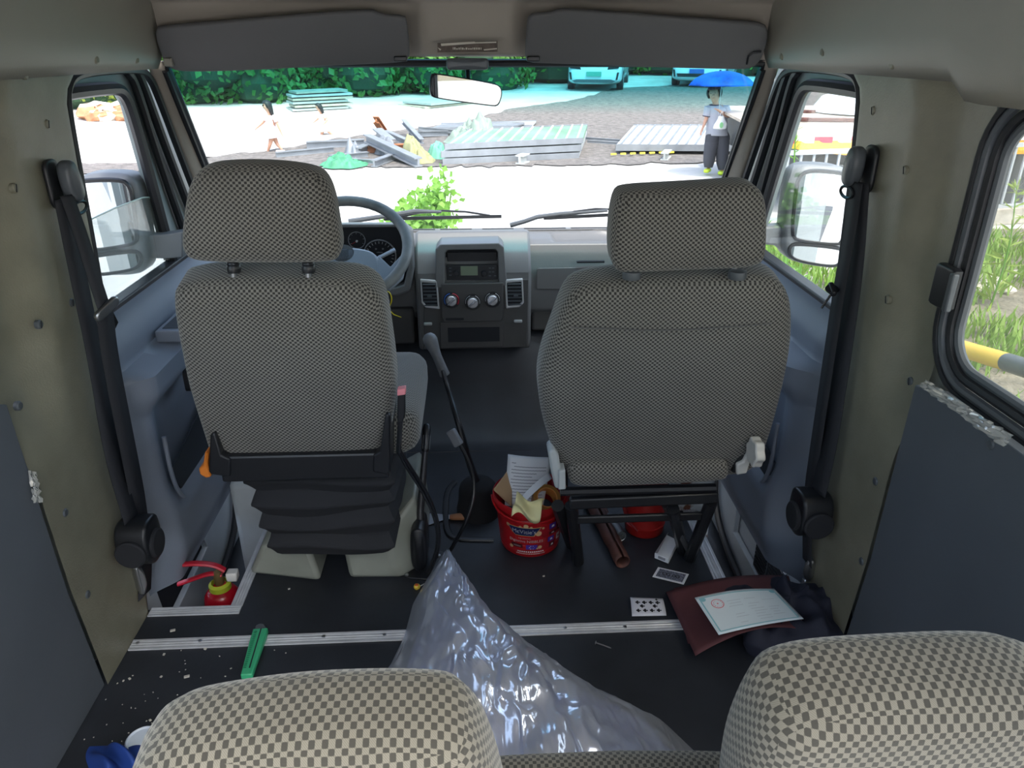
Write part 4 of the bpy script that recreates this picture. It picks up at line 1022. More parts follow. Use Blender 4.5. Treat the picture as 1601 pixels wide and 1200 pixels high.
dr = (gt-gb_).normalized()
g_ = B().lathe([(.006,-.004),(.010,0),(.0115,.004),(.0115,.045),(.0125,.060),(.010,.072),(.005,.077)], gb_, 20, axis=dr).build('lever_grip', M['black'], hb)
ax_ = dr.orthogonal().normalized()
for k in range(10):
    q = math.radians(k*36); d = (Matrix.Rotation(q, 3, dr) @ ax_)*.0115
    B().tube([gb_+d+dr*.006, gb_+d+dr*.044], .0014, 5).build('grip_rib', M['gasket'], g_)
for a, b_ in ((636, 899), (686, 869)): B().lathe([(.006,0),(.006,.004),(.003,.006)], atz(a, b_, .006), 8).build('bolt', M['steel'], hb)
mb = thing('seatbelt_buckle', atz(700, 862, .0), 'grey-topped belt buckle on a long curved black stalk beside the gear lever', 'buckle')
st_ = [aty(720, 697, 1.86), aty(730, 715, 1.84), aty(741, 745, 1.80), aty(741, 780, 1.76), aty(727, 820, 1.73), atz(704, 860, .01)]
B().tube(smooth3(st_, it=3), .0055, 8).build('stalk', M['black'], mb)
b0, b1 = aty(704, 672, 1.88), aty(718, 696, 1.86)
B().bar(b0, b1, .028, .018, up=(0,1,.3)).build('buckle_body', mat('grey buckle', (.17,.18,.20), .5), mb, bevel=.004)
kt_ = atz(652, 919, .0)
tg_ = thing('key_tag', kt_, 'small yellow and orange tag with a wire lying in front of the handbrake base', 'tag')
B().lathe([(.007,0),(.009,.003),(.009,.008),(.006,.012),(0,.013)], kt_, 14).build('tag_body', mat('tag yellow', (.7,.5,.05), .4), tg_)
B().lathe([(.005,0),(.004,.003),(0,.004)], kt_+V((0,-.002,.012)), 12).build('tag_centre', mat('tag orange', (.6,.12,.03), .4), tg_)
B().tube([kt_+V((.008,0,.006)), kt_+V((.02,.005,.01)), kt_+V((.032,.008,.006))], .0015, 5).build('tag_wire', M['steel'], tg_)
# scraper
sp_ = thing('putty_knife', atz(700, 810, 0), 'putty knife with steel blade and wooden handle lying behind the handbrake', 'putty knife')
B().prism([atz(a, b_, .004) for a, b_ in [(642,802),(640,828),(660,824),(690,814),(704,811),(704,805),(680,803)]], V((0,0,.0015))).build('blade', M['steel'], sp_, smooth=0)
w0, w1 = atz(703, 808, .012), atz(748, 806, .012); wd = w1-w0
B().lathe([(.006,0),(.009,.004),(.011,.02),(.012,wd.length*.5),(.013,wd.length*.85),(.009,wd.length),(.0,wd.length+.002)], w0, 14, axis=wd).build('handle', mat('worn wood handle', (.30,.13,.06), .5, var=.2, vscale=30), sp_)

# ================================================================ BUCKET AND WHAT IS IN IT
BK = V((atz(829, 850, 0).x, 1.815, 0))
bk = thing('bucket', BK, 'red plastic biscuit bucket full of papers, standing left of the passenger seat frame', 'bucket')
redp = mat('glossy red plastic', (.42,.010,.014), .3)
def brad(z): return lerp(.086, .104, z/.18)
B().lathe([(.0,.002),(.080,.002),(.086,.008),(.0885,.03),(.1015,.155),(.108,.156),(.110,.160),(.110,.176),(.107,.180),(.1035,.176),(.100,.150),(.085,.012),(0,.010)], BK, 64, cap=False).build('pail', redp, bk, smooth=40)
rb2 = B().lathe([(.1045,.132),(.1055,.134),(.1055,.140),(.1040,.142)], BK, 64, cap=False); rb2.build('rim_ring', redp, bk)
# wire-like handle hanging at the front
hp_ = [BK+V((math.cos(math.radians(a))*.1125, math.sin(math.radians(a))*.1125, .166-.024*math.sin(math.radians(a-180)))) for a in range(180, 361, 6)]
B().tube(hp_, .0028, 6).build('handle', redp, bk)
def onb(c, z0, a0, rr=.0012):
    """wrap flat artwork (x across, y up, metres) round the pail; a0 = angle of its middle"""
    r = brad(z0+c.y)+rr+abs(c.z)
    a = a0+c.x/brad(z0)
    return BK+V((math.cos(a)*r, math.sin(a)*r, z0+c.y))
A0 = math.radians(-98)
def decal(poly, z0, a0, name, m, rr=.0012):
    pts = []
    for i in range(len(poly)):
        a = V((*poly[i], 0)); b_ = V((*poly[(i+1) % len(poly)], 0)); k = max(1, int((b_-a).length/.006))
        pts += [a.lerp(b_, j/k) for j in range(k)]
    cx_ = sum(p.x for p in pts)/len(pts); cy_ = sum(p.y for p in pts)/len(pts)
    bb = B(); n = len(pts); bb.v = [onb(V((cx_, cy_, 0)), z0, a0, rr)]+[onb(p.lerp(V((cx_, cy_, 0)), .5), z0, a0, rr) for p in pts]+[onb(p, z0, a0, rr) for p in pts]
    bb.f = [[0, 1+i, 1+(i+1) % n] for i in range(n)]+[[1+i, 1+n+i, 1+n+(i+1) % n, 1+(i+1) % n] for i in range(n)]
    return bb.build(name, m, bk)
navy, gold, wht, purp, drk = mat('label navy', (.012,.02,.09), .4), mat('label gold', (.55,.38,.15), .4), mat('label white', (.7,.68,.66), .5), mat('label purple', (.07,.03,.30), .4), mat('label dark maroon', (.09,.01,.015), .4)
decal([(-.175,-.062),(.175,-.062),(.175,.028),(-.175,.028)], .088, A0+.55, 'printed_label', mat('label red', (.33,.012,.02), .35), .0006)
decal([(-.050,.021),(.050,.021),(.036,-.0),(.030,-.010),(-.026,-.010),(-.036,.0)], .096, A0-.12, 'logo_border', gold, .0014)
decal([(-.047,.019),(.047,.019),(.034,.001),(.028,-.008),(-.025,-.008),(-.034,.001)], .096, A0-.12, 'logo_ground', navy, .002)
text("M\u1d9cVitie's" if False else "McVitie's", .019, None, 'logo_text', wht, bk, bend=lambda c: onb(c+V((0,.0055,0)), .096, A0-.12, .0026))
text('THE ORIGINAL', .0055, None, 'label_text', wht, bk, bend=lambda c: onb(c, .077, A0-.10, .0016))
text('Digestive NIBBLES', .013, None, 'label_text', wht, bk, bend=lambda c: onb(c, .066, A0-.06, .0016))
decal([(-.016,-.008),(.016,-.008),(.016,.009),(-.016,.009)], .045, A0+.12, 'label_badge', purp, .0016)
for k in range(6):
    t = k*math.pi/3; decal([(.002*math.cos(t)-.001+.006*math.cos(t), .006*math.sin(t)-.001),(.006*math.cos(t)+.002, .006*math.sin(t)-.001),(.006*math.cos(t)+.001, .006*math.sin(t)+.002)], .045, A0+.12, 'badge_mark', wht, .0024)
decal([(-.020,-.006),(.014,-.006),(.014,.008),(-.020,.008)], .047, A0-.32, 'label_patch', drk, .0016)
text('nibbles', .008, None, 'label_text', wht, bk, bend=lambda c: onb(c, .048, A0-.34, .0024))
for y_, w_, n_ in ((.026, .0038, 13), (.019, .0026, 18)):
    for k in range(n_):
        a = (k-n_/2)*(w_+.0016)*1.1; decal([(a, 0),(a+w_, 0),(a+w_, w_),(a, w_)], y_, A0+.10, 'label_print', wht, .0018)
bisc = mat('biscuit beige', (.55,.35,.18), .6)
for a, z, r in ((-.62, .115, .006), (-.05, .122, .007), (.32, .095, .009), (.45,.112,.004), (-.55,.04,.006), (.38,.044,.006),(.30,.040,.003),(-.22,.118,.004),(.1,.118,.004)):
    decal([(r*math.cos(t), r*math.sin(t)) for t in [2*math.pi*k/12 for k in range(12)]], z, A0+a, 'printed_biscuit', bisc, .0018)
for a, z, m_, w_, h_ in ((.78,.110,purp,.024,.020),(.80,.086,drk,.026,.012),(.76,.064,purp,.022,.018),(.82,.042,drk,.020,.018),(1.05,.098,drk,.016,.030),(1.08,.060,wht,.014,.022),(1.0,.128,drk,.03,.008)):
    decal([(-w_/2,-h_/2),(w_/2,-h_/2),(w_/2,h_/2),(-w_/2,h_/2)], z, A0+a, 'label_patch', m_, .0018)
    decal([(-w_/5,-h_/5),(w_/5,-h_/6),(w_/6,h_/5),(-w_/6,h_/6)], z, A0+a, 'badge_mark', wht if m_ is not wht else drk, .0026)
# papers
pap = mat('white paper', (.72,.74,.78), .7); ylw = mat('pale yellow paper', (.75,.70,.38), .7); crd = mat('brown card', (.42,.28,.16), .8); ink = mat('printed grey ink', (.25,.26,.30), .8)
def sheet(corners, bend, nu=12, nv=14, n_=(0,-1,.3)):
    a, b_, c, d = corners; n_ = V(n_).normalized()
    return B().grid(lambda u, v: a.lerp(b_, u).lerp(d.lerp(c, u), v)+n_*bend(u, v), nu, nv)
Cn = [aty(794,709,1.89), aty(862,715,1.875), aty(850,790,1.80), aty(789,790,1.80)]
pg_ = thing('paper_sheet', Cn[3], 'white printed sheet standing upright in the red bucket', 'paper')
bf = lambda u, v: .012*math.sin(u*3.0+.4)+.006*math.sin(v*4)
sheet(Cn, bf).build('sheet', pap, pg_, solid=.0006)
for j in range(12):
    v0 = .14+j*.063; u0 = .10+.06*(j % 3 == 1); u1 = .92-.22*((j*7) % 5 in (1, 3))-.1*(j % 4 == 0)
    if j == 0: u1 = .2
    n_ = V((0,-1,.3)).normalized()
    def ln_(u, v, v0=v0, u0=u0, u1=u1):
        uu = lerp(u0, u1, u); vv = v0+v*.014+.002*math.sin(uu*90); return Cn[0].lerp(Cn[1], uu).lerp(Cn[3].lerp(Cn[2], uu), vv)+n_*(bf(uu, vv)+.0011)
    B().grid(ln_, 30, 1).build('printed_line', ink, pg_)
Cm = [aty(858,738,1.83), aty(863,748,1.82), aty(812,796,1.74), aty(806,788,1.76)]
o = sheet(Cm, lambda u, v: .015*math.sin(v*3), n_=(0,-.5,1)).build('folded_paper', pap, solid=.0006); tag(o, 'curled white paper strip leaning across the papers in the red bucket', 'paper')
Ck = [aty(795,733,1.86), aty(800,742,1.85), aty(800,792,1.79), aty(771,765,1.80)]
o = sheet(Ck, lambda u, v: .004*math.sin(v*3)).build('cardboard_piece', crd, solid=.003); tag(o, 'brown cardboard offcut sticking out of the left side of the red bucket', 'cardboard')
Cr = [aty(862,748,1.84), aty(876,760,1.83), aty(884,792,1.81), aty(868,790,1.80)]
o = sheet(Cr, lambda u, v: .004*math.sin(v*3)).build('red_paper', mat('maroon paper', (.22,.01,.03), .7), solid=.0012); tag(o, 'dark red paper standing in the right side of the red bucket', 'paper')
tc_ = aty(853, 781, 1.80); tax = V((.15,-.55,.75))
tr_ = thing('tape_roll', tc_, 'roll of brown packing tape lying tilted in the red bucket', 'tape')
B().lathe([(.030,-.020),(.040,-.020),(.041,0),(.040,.020),(.030,.020),(.029,0),(.030,-.020)], tc_, 36, axis=tax, cap=False).build('tape', mat('brown packing tape', (.32,.15,.04), .25), tr_)
B().lathe([(.0275,-.021),(.0300,-.021),(.0300,.021),(.0275,.021),(.0275,-.021)], tc_, 36, axis=tax, cap=False).build('core', mat('orange core', (.65,.26,.06), .6), tr_)
yb = B(); c0 = aty(824, 784, 1.735)
def yel(u, v):
    x = (u-.5)*.080; y = (v-.5)*.062
    return c0+V((x*.95+y*.25, -y*.25, y*1.0-x*.25+.014*math.sin(u*6+v*2)))+V((0, -.028+.012*math.sin(v*7+u*3)-.02*(1-v), 0))
o = yb.grid(yel, 14, 14).build('yellow_note', ylw, solid=.0006); tag(o, 'crumpled pale yellow paper hanging over the front rim of the red bucket', 'paper')
o = B().cushion(rrect(0,0,.15,.13,.05), .05, .02, BK+V((0,.0,.07)), (1,0,0), (0,1,0), (0,0,1), bulge=.01, n=40).build('crumpled_rags', M['blackmat'], smooth=60); tag(o, 'dark rag filling the bottom of the red bucket under the papers', 'rag')

# ================================================================ FIRE EXTINGUISHERS, PIPE, CAN, BOXES, CARDS
exr = mat('extinguisher red', (.50,.008,.022), .25)
E0 = atx(348, 945, -.73); E0 = V((-.745, 1.70, -.30))
ex = thing('fire_extinguisher', E0, 'small red fire extinguisher with white collar tag standing in the left step well', 'fire extinguisher')
B().lathe([(.045,0),(.050,.008),(.050,.215),(.046,.235),(.035,.250),(.018,.258),(.016,.27)], E0, 32).build('cylinder', exr, ex, smooth=60)
B().lathe([(.026,.252),(.030,.255),(.030,.270),(.022,.276)], E0, 24, cap=False).build('collar', mat('lime tag', (.55,.65,.05), .4), ex)
B().lathe([(.012,.268),(.014,.275),(.012,.30),(.010,.312)], E0, 16).build('valve', mat('brass valve', (.5,.35,.15), .3, .8), ex)
B().obox(E0+V((.040,0,.298)), .030, .028, .028).build('nozzle_tag', mat('white plastic', (.7,.68,.65), .5), ex, bevel=.004)
h1 = [E0+V(p) for p in ((.022,0,.315),(-.002,0,.335),(-.045,-.003,.345),(-.085,-.006,.345))]; h2 = [E0+V(p) for p in ((.012,0,.300),(-.02,0,.308),(-.07,-.005,.292),(-.11,-.01,.280))]
hm = mat('red lever', (.50,.012,.03), .35)
B().tube(smooth3(h1, it=2), .010, 8, flat=.6).build('carry_handle', hm, ex); B().tube(smooth3(h2, it=2), .009, 8, flat=.6).build('squeeze_lever', hm, ex)
E1 = V((atz(1013, 845, 0).x, 1.86, 0))
ex2 = thing('fire_extinguisher', E1, 'larger dull red fire extinguisher standing on the floor under the passenger seat', 'fire extinguisher')
B().lathe([(.052,0),(.058,.006),(.060,.03),(.0615,.032),(.0615,.036),(.0585,.038),(.0585,.24),(.05,.265),(.03,.285),(.014,.29),(.014,.31)], E1, 36).build('cylinder', mat('dull extinguisher red', (.34,.012,.010), .4), ex2, smooth=50)
B().tube(smooth3([E1+V(p) for p in ((0,0,.31),(-.06,0,.28),(-.075,0,.18),(-.068,-.01,.06),(-.03,-.052,.03))], it=2), .005, 8).build('hose', mat('red hose', (.25,.01,.01), .5), ex2)
rust = mat('rusty brown tube', (.10,.038,.028), .65, var=.4, vscale=25)
pa, pb_ = atz(974, 878, .022), atz(925, 782, .022)
pi2 = thing('pipe', pa, 'split rusty brown tube lying on the floor under the passenger seat', 'pipe')
d_ = (pb_-pa).normalized(); 
def pf(u, v):
    a = lerp(.5, 2*math.pi+.2, u)+math.pi/2*.8; r = lerp(.020, .024, v)*(1+.06*math.sin(v*20)); sd = d_.cross(V((0,0,1))).normalized()
    return pa.lerp(pb_, v)+sd*(r*math.cos(a))+V((0,0,1))*(r*math.sin(a))
B().grid(pf, 30, 12).build('tube_shell', rust, pi2, solid=.003)
pa2, pb2 = atz(966, 850, .016), atz(934, 778, .016)
o = B().tube([pa2, pb2], .014, 12).build('steel_tube', rust); tag(o, 'thin rusty tube lying right beside the split brown tube', 'pipe')
cc_ = atz(971, 838, .018); o = thing('can', cc_, 'small can lying on its side, silver end out, left of the large red extinguisher', 'can')
B().lathe([(.016,0),(.018,.002),(.018,.10),(.015,.102)], cc_, 20, axis=(-.25,1,0)).build('can_body', M['gasket'], o)
B().lathe([(.0165,-.001),(.014,.001),(.006,.001),(.006,-.002),(0,-.002)], cc_, 20, axis=(-.25,1,0), cap=False).build('can_end', M['steel'], o)
# folded white box
wb = B(); P = [atz(a, b_, .002) for a, b_ in [(1023,872),(1045,881),(1060,852),(1042,843)]]
wbx = thing('paper_box', P[0], 'small flattened white paper box lying on the floor beside the passenger seat leg', 'box')
leg(P, [p+V((0,.002,.016)) for p in P]).build('box_body', pap, wbx, bevel=.001)
B().prism([P[3]+V((0,0,.018)), P[0]+V((0,0,.018)), P[0].lerp(P[1],.35)+V((-.006,0,.026)), P[3].lerp(P[2],.2)+V((-.004,0,.030))], V((0,0,.001))).build('box_flap', mat('grey card', (.40,.37,.36), .7), wbx)
B().obox((P[0]+P[1])/2+V((-.0,-.001,.010)), .022, .001, .008, ax=(P[1]-P[0]), az=(0,0,1)).build('box_print', ink, wbx)
# playing cards
def card_thing(C, lab):
    t = thing('playing_card', C[3], lab, 'playing card')
    q = [p+V((0,0,.0)) for p in C]; return t
cb_ = [atz(a, b_, .003) for a, b_ in [(1029,886),(1077,897),(1069,913),(1020,901)]]
t = card_thing(cb_, 'white playing card lying face down with a dark patterned back, beside the paper box')
B().prism(cb_, V((0,0,-.0012))).build('card', pap, t, smooth=0)
def incard(C, u, v, h=.0006): return C[0].lerp(C[1], u).lerp(C[3].lerp(C[2], u), v)+V((0,0,h))
B().prism([incard(cb_, *q) for q in [(.08,.12),(.93,.12),(.93,.88),(.08,.88)]], V((0,0,.0002))).build('back_print', mat('card back print', (.14,.15,.20), .6, var=.8, vscale=220), t, smooth=0)
blk = mat('card black', (.01,.01,.015), .5)
for (u, v, r) in ((.30,.5,.0055),(.42,.5,.004),(.60,.5,.004),(.72,.5,.005)):
    c_ = incard(cb_, u, v, .0011); B().tube([c_+V((r*math.cos(a), r*math.sin(a)*1.2, 0)) for a in [k*math.pi/6 for k in range(12)]], .0011, 4, closed=True, flat=.2, ref=(0,0,1)).build('back_ornament', blk if u < .5 else blk, t)
cf = [atz(985,937,.004)+V((0,0,.008)), atz(1036,938,.004)+V((0,0,.006)), atz(1042,962,.003), atz(988,963,.003)]
t = card_thing(cf, 'ten of clubs playing card lying face up just behind the aluminium strip')
B().grid(lambda u, v: incard(cf, u, v, .004*math.sin(v*3.1)), 8, 8).build('card', mat('card grey white', (.60,.60,.66), .5), t, solid=.0008)
def club(u, v, s_, m_):
    bb = B()
    ux = (cf[1]-cf[0]).normalized(); vy = (cf[3]-cf[0]).normalized(); c_ = incard(cf, u, v, .004*math.sin(v*3.1)+.001)
    for (dx, dy) in ((-s_*.9, 0), (0, s_*.8), (0, -s_*.8)): bb.prism([c_+ux*(dx+s_*.75*math.cos(a))+vy*(dy+s_*.75*math.sin(a)) for a in [k*math.pi/5 for k in range(10)]], V((0,0,.0003)))
    bb.prism([c_+vy*(s_*.2), c_+ux*(s_*1.9)+vy*(s_*.55), c_+ux*(s_*1.9)-vy*(s_*.55), c_-vy*(s_*.2)], V((0,0,.0003)))
    bb.build('club_pip', m_, t, smooth=0)
for u in (.20,.40,.60,.80): club(u, .33, .0036, blk); club(u, .76, .0036, blk)
for u in (.32,.70): club(u, .54, .0036, blk)
club(.79, .12, .0022, blk)
B().prism([incard(cf, *q) for q in [(.86,.10),(.94,.10),(.94,.17),(.86,.17)]], V((0,0,.0012))).build('card_index', ink, t, smooth=0)
# nail
n0, n1 = atz(931, 1004, .004), atz(956, 1013, .004)
o = thing('nail', n0, 'single steel nail lying on the black floor in front of the aluminium strip', 'nail')
B().tube([n0, n1.lerp(n0, .12), n1], [.0018,.0018,.0003], 6).build('shank', M['steel'], o); B().lathe([(.0045,0),(.0045,.0012)], n0, 12, axis=(n1-n0)).build('head', M['steel'], o)
# ================================================================ FOLDERS, CERTIFICATE, JACKET
mar = mat('maroon folder card', (.105,.032,.036), .75, var=.08, vscale=20)
def folder(pts, zs, lab, name='folder', m=mar, bend=.0):
    C = [atz(q[0], q[1], z) for q, z in zip(pts, zs)]
    o = B().grid(lambda u, v: C[0].lerp(C[1], u).lerp(C[3].lerp(C[2], u), v)+V((0,0,bend*math.sin(math.pi*min(1, max(0, (u*.8+.1))))*(.6+.4*v))), 20, 14).build(name, m, solid=.0016)
    return tag(o, lab, 'folder'), C
folder([(1053,922),(1218,906),(1262,968),(1075,1010)], [.016,.05,.05,.012], 'lower maroon cardboard folder, partly hidden under the other one', bend=.03)
fo, FC = folder([(1041,930),(1232,905),(1256,992),(1086,1033)], [.012,.066,.06,.014], 'upper maroon cardboard folder lying on the dark jacket under the certificate', bend=.055)
CC = [atz(1086,934,.115), atz(1210,920,.13), atz(1257,965,.125), atz(1124,990,.105)]
cm = mat('certificate paper', (.66,.74,.78), .6); teal = mat('certificate teal', (.25,.50,.56), .6); stamp = mat('stamp red', (.70,.12,.16), .6); faint = mat('faint print', (.50,.55,.60), .7)
ct = thing('certificate', (CC[0]+CC[2])/2, 'pale blue-bordered certificate with a round red stamp lying on the maroon folders', 'document')
cb2 = lambda u, v: .010*math.sin(u*3.1)*(1-.5*v)-.004*v
CP = lambda u, v, h=0: CC[0].lerp(CC[1], u).lerp(CC[3].lerp(CC[2], u), v)+V((0,0,cb2(u, v)+h))
B().grid(CP, 16, 12).build('sheet', cm, ct, solid=.0006)
for a, b_ in (((.04,.06),(.96,.06)),((.96,.06),(.96,.94)),((.96,.94),(.04,.94)),((.04,.94),(.04,.06))):
    n = 16; bb = B(); w = .012
    du, dv = (0, w) if a[1] == b_[1] else (w*.7, 0)
    bb.grid(lambda u, v, a=a, b_=b_, du=du, dv=dv: CP(lerp(a[0], b_[0], u)+du*(v-.5)*2, lerp(a[1], b_[1], u)+dv*(v-.5)*2, .0008), n, 1); bb.build('border', teal, ct)
for u, v in ((.07,.11),(.93,.11)): B().prism([CP(u+.035*math.cos(a), v+.05*math.sin(a), .001) for a in [k*math.pi/4 for k in range(8)]], V((0,0,.0003))).build('corner_ornament', teal, ct)
B().tube([CP(.20+.068*math.cos(a), .28+.115*math.sin(a), .0012) for a in [k*math.pi/12 for k in range(24)]], .0008, 4, closed=True).build('stamp_ring', stamp, ct)
for k in range(12):
    a = k*math.pi/6; B().prism([CP(.20+.05*math.cos(a+d)+e_, .28+.085*math.sin(a+d), .0012) for d, e_ in ((-.12,0),(.12,0),(.05,.012))], V((0,0,.0003))).build('stamp_mark', stamp, ct)
B().prism([CP(.20+(.014 if k % 2 == 0 else .006)*math.cos(k*math.pi/5), .28+(.024 if k % 2 == 0 else .01)*math.sin(k*math.pi/5), .0012) for k in range(10)], V((0,0,.0003))).build('stamp_star', stamp, ct)
random.seed(11)
for j in range(9):
    for i in range(3):
        if random.random() < .25: continue
        u0 = .30+i*.21+random.uniform(0,.03); u1 = u0+random.uniform(.08,.17); v0 = .26+j*.072
        B().grid(lambda u, v, u0=u0, u1=u1, v0=v0: CP(lerp(u0, u1, u), v0+.012*v, .0009), 8, 1).build('printed_line', faint, ct)
jm = mat('dark navy jacket cloth', (.012,.014,.030), .75, bump=.5, bscale=500)
jb = B(); j0 = atz(1225, 985, 0)
def jk(u, v):
    a = 2*math.pi*u; t = v
    rx = .16*(1+.16*math.sin(3*a+1)+.08*math.sin(7*a)); ry = .135*(1+.14*math.sin(2*a+2)+.08*math.sin(5*a))
    if t < .5: k = 1-.12*(1-t*2); z = t*2*.035
    else: q = (t-.5)*2; k = math.cos(q*math.pi/2); z = .035+.075*math.sin(q*math.pi/2)
    x, y = rx*math.cos(a)*k, ry*math.sin(a)*k
    z *= 1+.35*noise.noise(V((x*14, y*14, 3)))+.25*noise.noise(V((x*32, y*30, 9)))
    z += .010*math.sin(x*60+y*35+6*noise.noise(V((x*8, y*8, 0))))*(1 if t > .4 else 0)
    return (j0.x+x, j0.y+y, max(.001, z))
o = jb.grid(jk, 90, 40, cu=True).build('jacket', jm, smooth=70); tag(o, 'crumpled dark navy jacket heaped on the floor under the maroon folders', 'jacket')
# ================================================================ PLASTIC BAG
pm_ = bpy.data.materials.new('clear plastic film'); pm_.use_nodes = True; N = pm_.node_tree.nodes; L = pm_.node_tree.links; N.clear()
o_ = N.new('ShaderNodeOutputMaterial'); t_ = N.new('ShaderNodeBsdfTransparent'); t_.inputs[0].default_value = (.9,.92,1,1)
d_2 = N.new('ShaderNodeBsdfTranslucent'); d_2.inputs[0].default_value = (.55,.58,.70,1); g_2 = N.new('ShaderNodeBsdfGlossy'); g_2.inputs[0].default_value = (.9,.93,1,1); g_2.inputs[1].default_value = .17
d_1 = N.new('ShaderNodeBsdfDiffuse'); d_1.inputs[0].default_value = (.80,.83,.92,1)
tc = N.new('ShaderNodeTexCoord'); n1_ = N.new('ShaderNodeTexNoise'); n1_.noise_type = 'RIDGED_MULTIFRACTAL'; n1_.inputs['Scale'].default_value = 9; n1_.inputs['Detail'].default_value = 4; n1_.inputs['Distortion'].default_value = 1.2
mpn = N.new('ShaderNodeMapping'); mpn.inputs['Scale'].default_value = (2.2,.7,1); mpn.inputs['Rotation'].default_value = (0,0,-.35)
L.new(tc.outputs['Object'], mpn.inputs[0]); L.new(mpn.outputs[0], n1_.inputs['Vector'])
bp = N.new('ShaderNodeBump'); bp.inputs['Strength'].default_value = 1; bp.inputs['Distance'].default_value = .012; L.new(n1_.outputs['Fac'], bp.inputs['Height'])
for q in (g_2, d_1): L.new(bp.outputs[0], q.inputs['Normal'])
ms1 = N.new('ShaderNodeMixShader'); ms1.inputs[0].default_value = .50; L.new(t_.outputs[0], ms1.inputs[1]); L.new(d_1.outputs[0], ms1.inputs[2])
ms2 = N.new('ShaderNodeMixShader'); ms2.inputs[0].default_value = .46; L.new(ms1.outputs[0], ms2.inputs[1]); L.new(g_2.outputs[0], ms2.inputs[2]); L.new(ms2.outputs[0], o_.inputs[0])
Lp = [atz(694,864,.05), atz(668,905,.012), atz(645,945,.012), atz(632,995,.012), atz(610,1040,.012), atz(585,1075,.012), atz(560,1130,.012), atz(515,1250,.012)]
Rd = [atz(698,864,.055), atz(708,900,.10), atz(722,945,.15), atz(740,990,.19), atz(765,1040,.21), atz(800,1090,.21), atz(840,1140,.19), atz(880,1260,.15)]
Rp = [atz(703,866,.05), atz(727,900,.04), atz(757,950,.04), atz(800,990,.04), atz(870,1045,.03), atz(950,1090,.02), atz(1040,1130,.012), atz(1150,1235,.012)]
def pl(P, v):
    k = v*(len(P)-1); i = min(int(k), len(P)-2); return P[i].lerp(P[i+1], k-i)
def bagf(amp, shrink):
    def f(u, v):
        a, r, c = pl(Lp, v), pl(Rd, v), pl(Rp, v); r = r.copy(); r.z *= shrink
        if u < .45: q = u/.45; p = a.lerp(r, q); p.z = lerp(a.z, r.z, math.sin(q*math.pi/2)**.8)
        else: q = (u-.45)/.55; p = r.lerp(c, q); p.z = lerp(c.z, r.z, math.cos(q*math.pi/2)**.9)
        w = 4*u*(1-u)
        d = abs(math.sin(u*15+v*4+2.5*noise.noise(V((u*5, v*5, 1)))))*.8+1.0*noise.noise(V((p.x*18, p.y*9, 2)))+.5*(1-2*abs(noise.noise(V((p.x*40, p.y*18, 7)))))
        p = p+V((.3*d*amp*w, 0, d*amp*w)); p.z = max(.003, p.z); return p
    return f
bag = thing('plastic_bag', atz(720, 1000, 0), 'large crinkled clear plastic bag with blue things inside, lying across the aluminium strip', 'plastic bag')
B().grid(bagf(.020, 1.0), 110, 110).build('bag_film', pm_, bag, smooth=80)
bc = mat('lavender blue cloth', (.34,.38,.66), .8, var=.5, vscale=14)
def inner(u, v):
    f = bagf(.010, .85)(u*.8+.1, v*.86+.10); return f-V((0,0,.012))
B().grid(inner, 50, 50).build('bag_contents', bc, bag, smooth=80)
# ================================================================ CUTTER, CLOTH, LID, CRUMBS
c0, c1 = atz(410, 977, .012), atz(378, 1085, .012); cd_ = (c1-c0).normalized(); cs_ = cd_.cross(V((0,0,1))).normalized()
grn = mat('green plastic', (.05,.42,.20), .35)
cut = thing('utility_knife', c0, 'green snap-off utility knife lying across the aluminium strip by the left headrest', 'utility knife')
B().prism([c0+cs_*a+cd_*b_-V((0,0,.008)) for a, b_ in [(-.019,.018),(.018,.018),(.018,.05),(.015,.13),(.014,.17),(-.013,.17),(-.014,.13),(-.019,.05)]], V((0,0,.016))).build('handle', grn, cut, bevel=.003)
B().prism([c0+cs_*a+cd_*b_-V((0,0,.006)) for a, b_ in [(-.016,.018),(.015,.018),(.015,.002),(.006,-.004),(-.005,-.001)]], V((0,0,.010))).build('blade_nose', M['gasket'], cut, bevel=.002)
B().prism([c0+cs_*a+cd_*b_+V((0,0,.008)) for a, b_ in [(-.004,.02),(-.001,.02),(-.001,.15),(-.004,.15)]], V((0,0,.0006))).build('blade_slot', M['black'], cut, smooth=0)
gr_ = B()
for k in range(20): gr_.obox(c0+cs_*.0085+cd_*(.03+k*.0062)+V((0,0,.0085)), .0065, .0022, .002, ax=cs_, ay=cd_)
gr_.build('grip_ribs', mat('dark green plastic', (.02,.22,.11), .4), cut, smooth=0)
lid = thing('plastic_disc', atz(216, 1160, 0), 'round white plastic lid on the floor left of the nearest headrest', 'lid')
B().lathe([(.030,0),(.034,.002),(.034,.010),(.031,.012),(.028,.009),(0,.008)], atz(224,1160,.0), 30).build('lid_disc', mat('white lid', (.62,.70,.82), .4), lid)
bl = mat('royal blue cloth', (.010,.045,.24), .7)
q0 = atz(190, 1195, 0)
o = B().grid(lambda u, v: (q0.x+(u-.5)*.13+.02*math.sin(v*5), q0.y+(v-.5)*.13-.02, .004+.045*math.sin(math.pi*u)*math.sin(math.pi*v)*(1+.5*math.sin(u*14+v*9))), 40, 40).build('blue_cloth', bl, smooth=80); tag(o, 'crumpled royal blue cloth on the floor at the lower left, beside the white lid', 'cloth')
cr = B(); random.seed(5)
for _ in range(95):
    x_, y_ = random.gauss(-.74, .09), random.uniform(.95, 1.42)
    if x_ < -.875 or x_ > -.45: x_ = random.uniform(-.87, -.6)
    r = random.choice((.0008,.0009,.0010,.0012,.0022)); cr.obox(V((x_, y_, r*.5)), r*2*random.uniform(.7,1.8), r*2, r, ax=(math.cos(_),math.sin(_),0), az=(0,0,1))
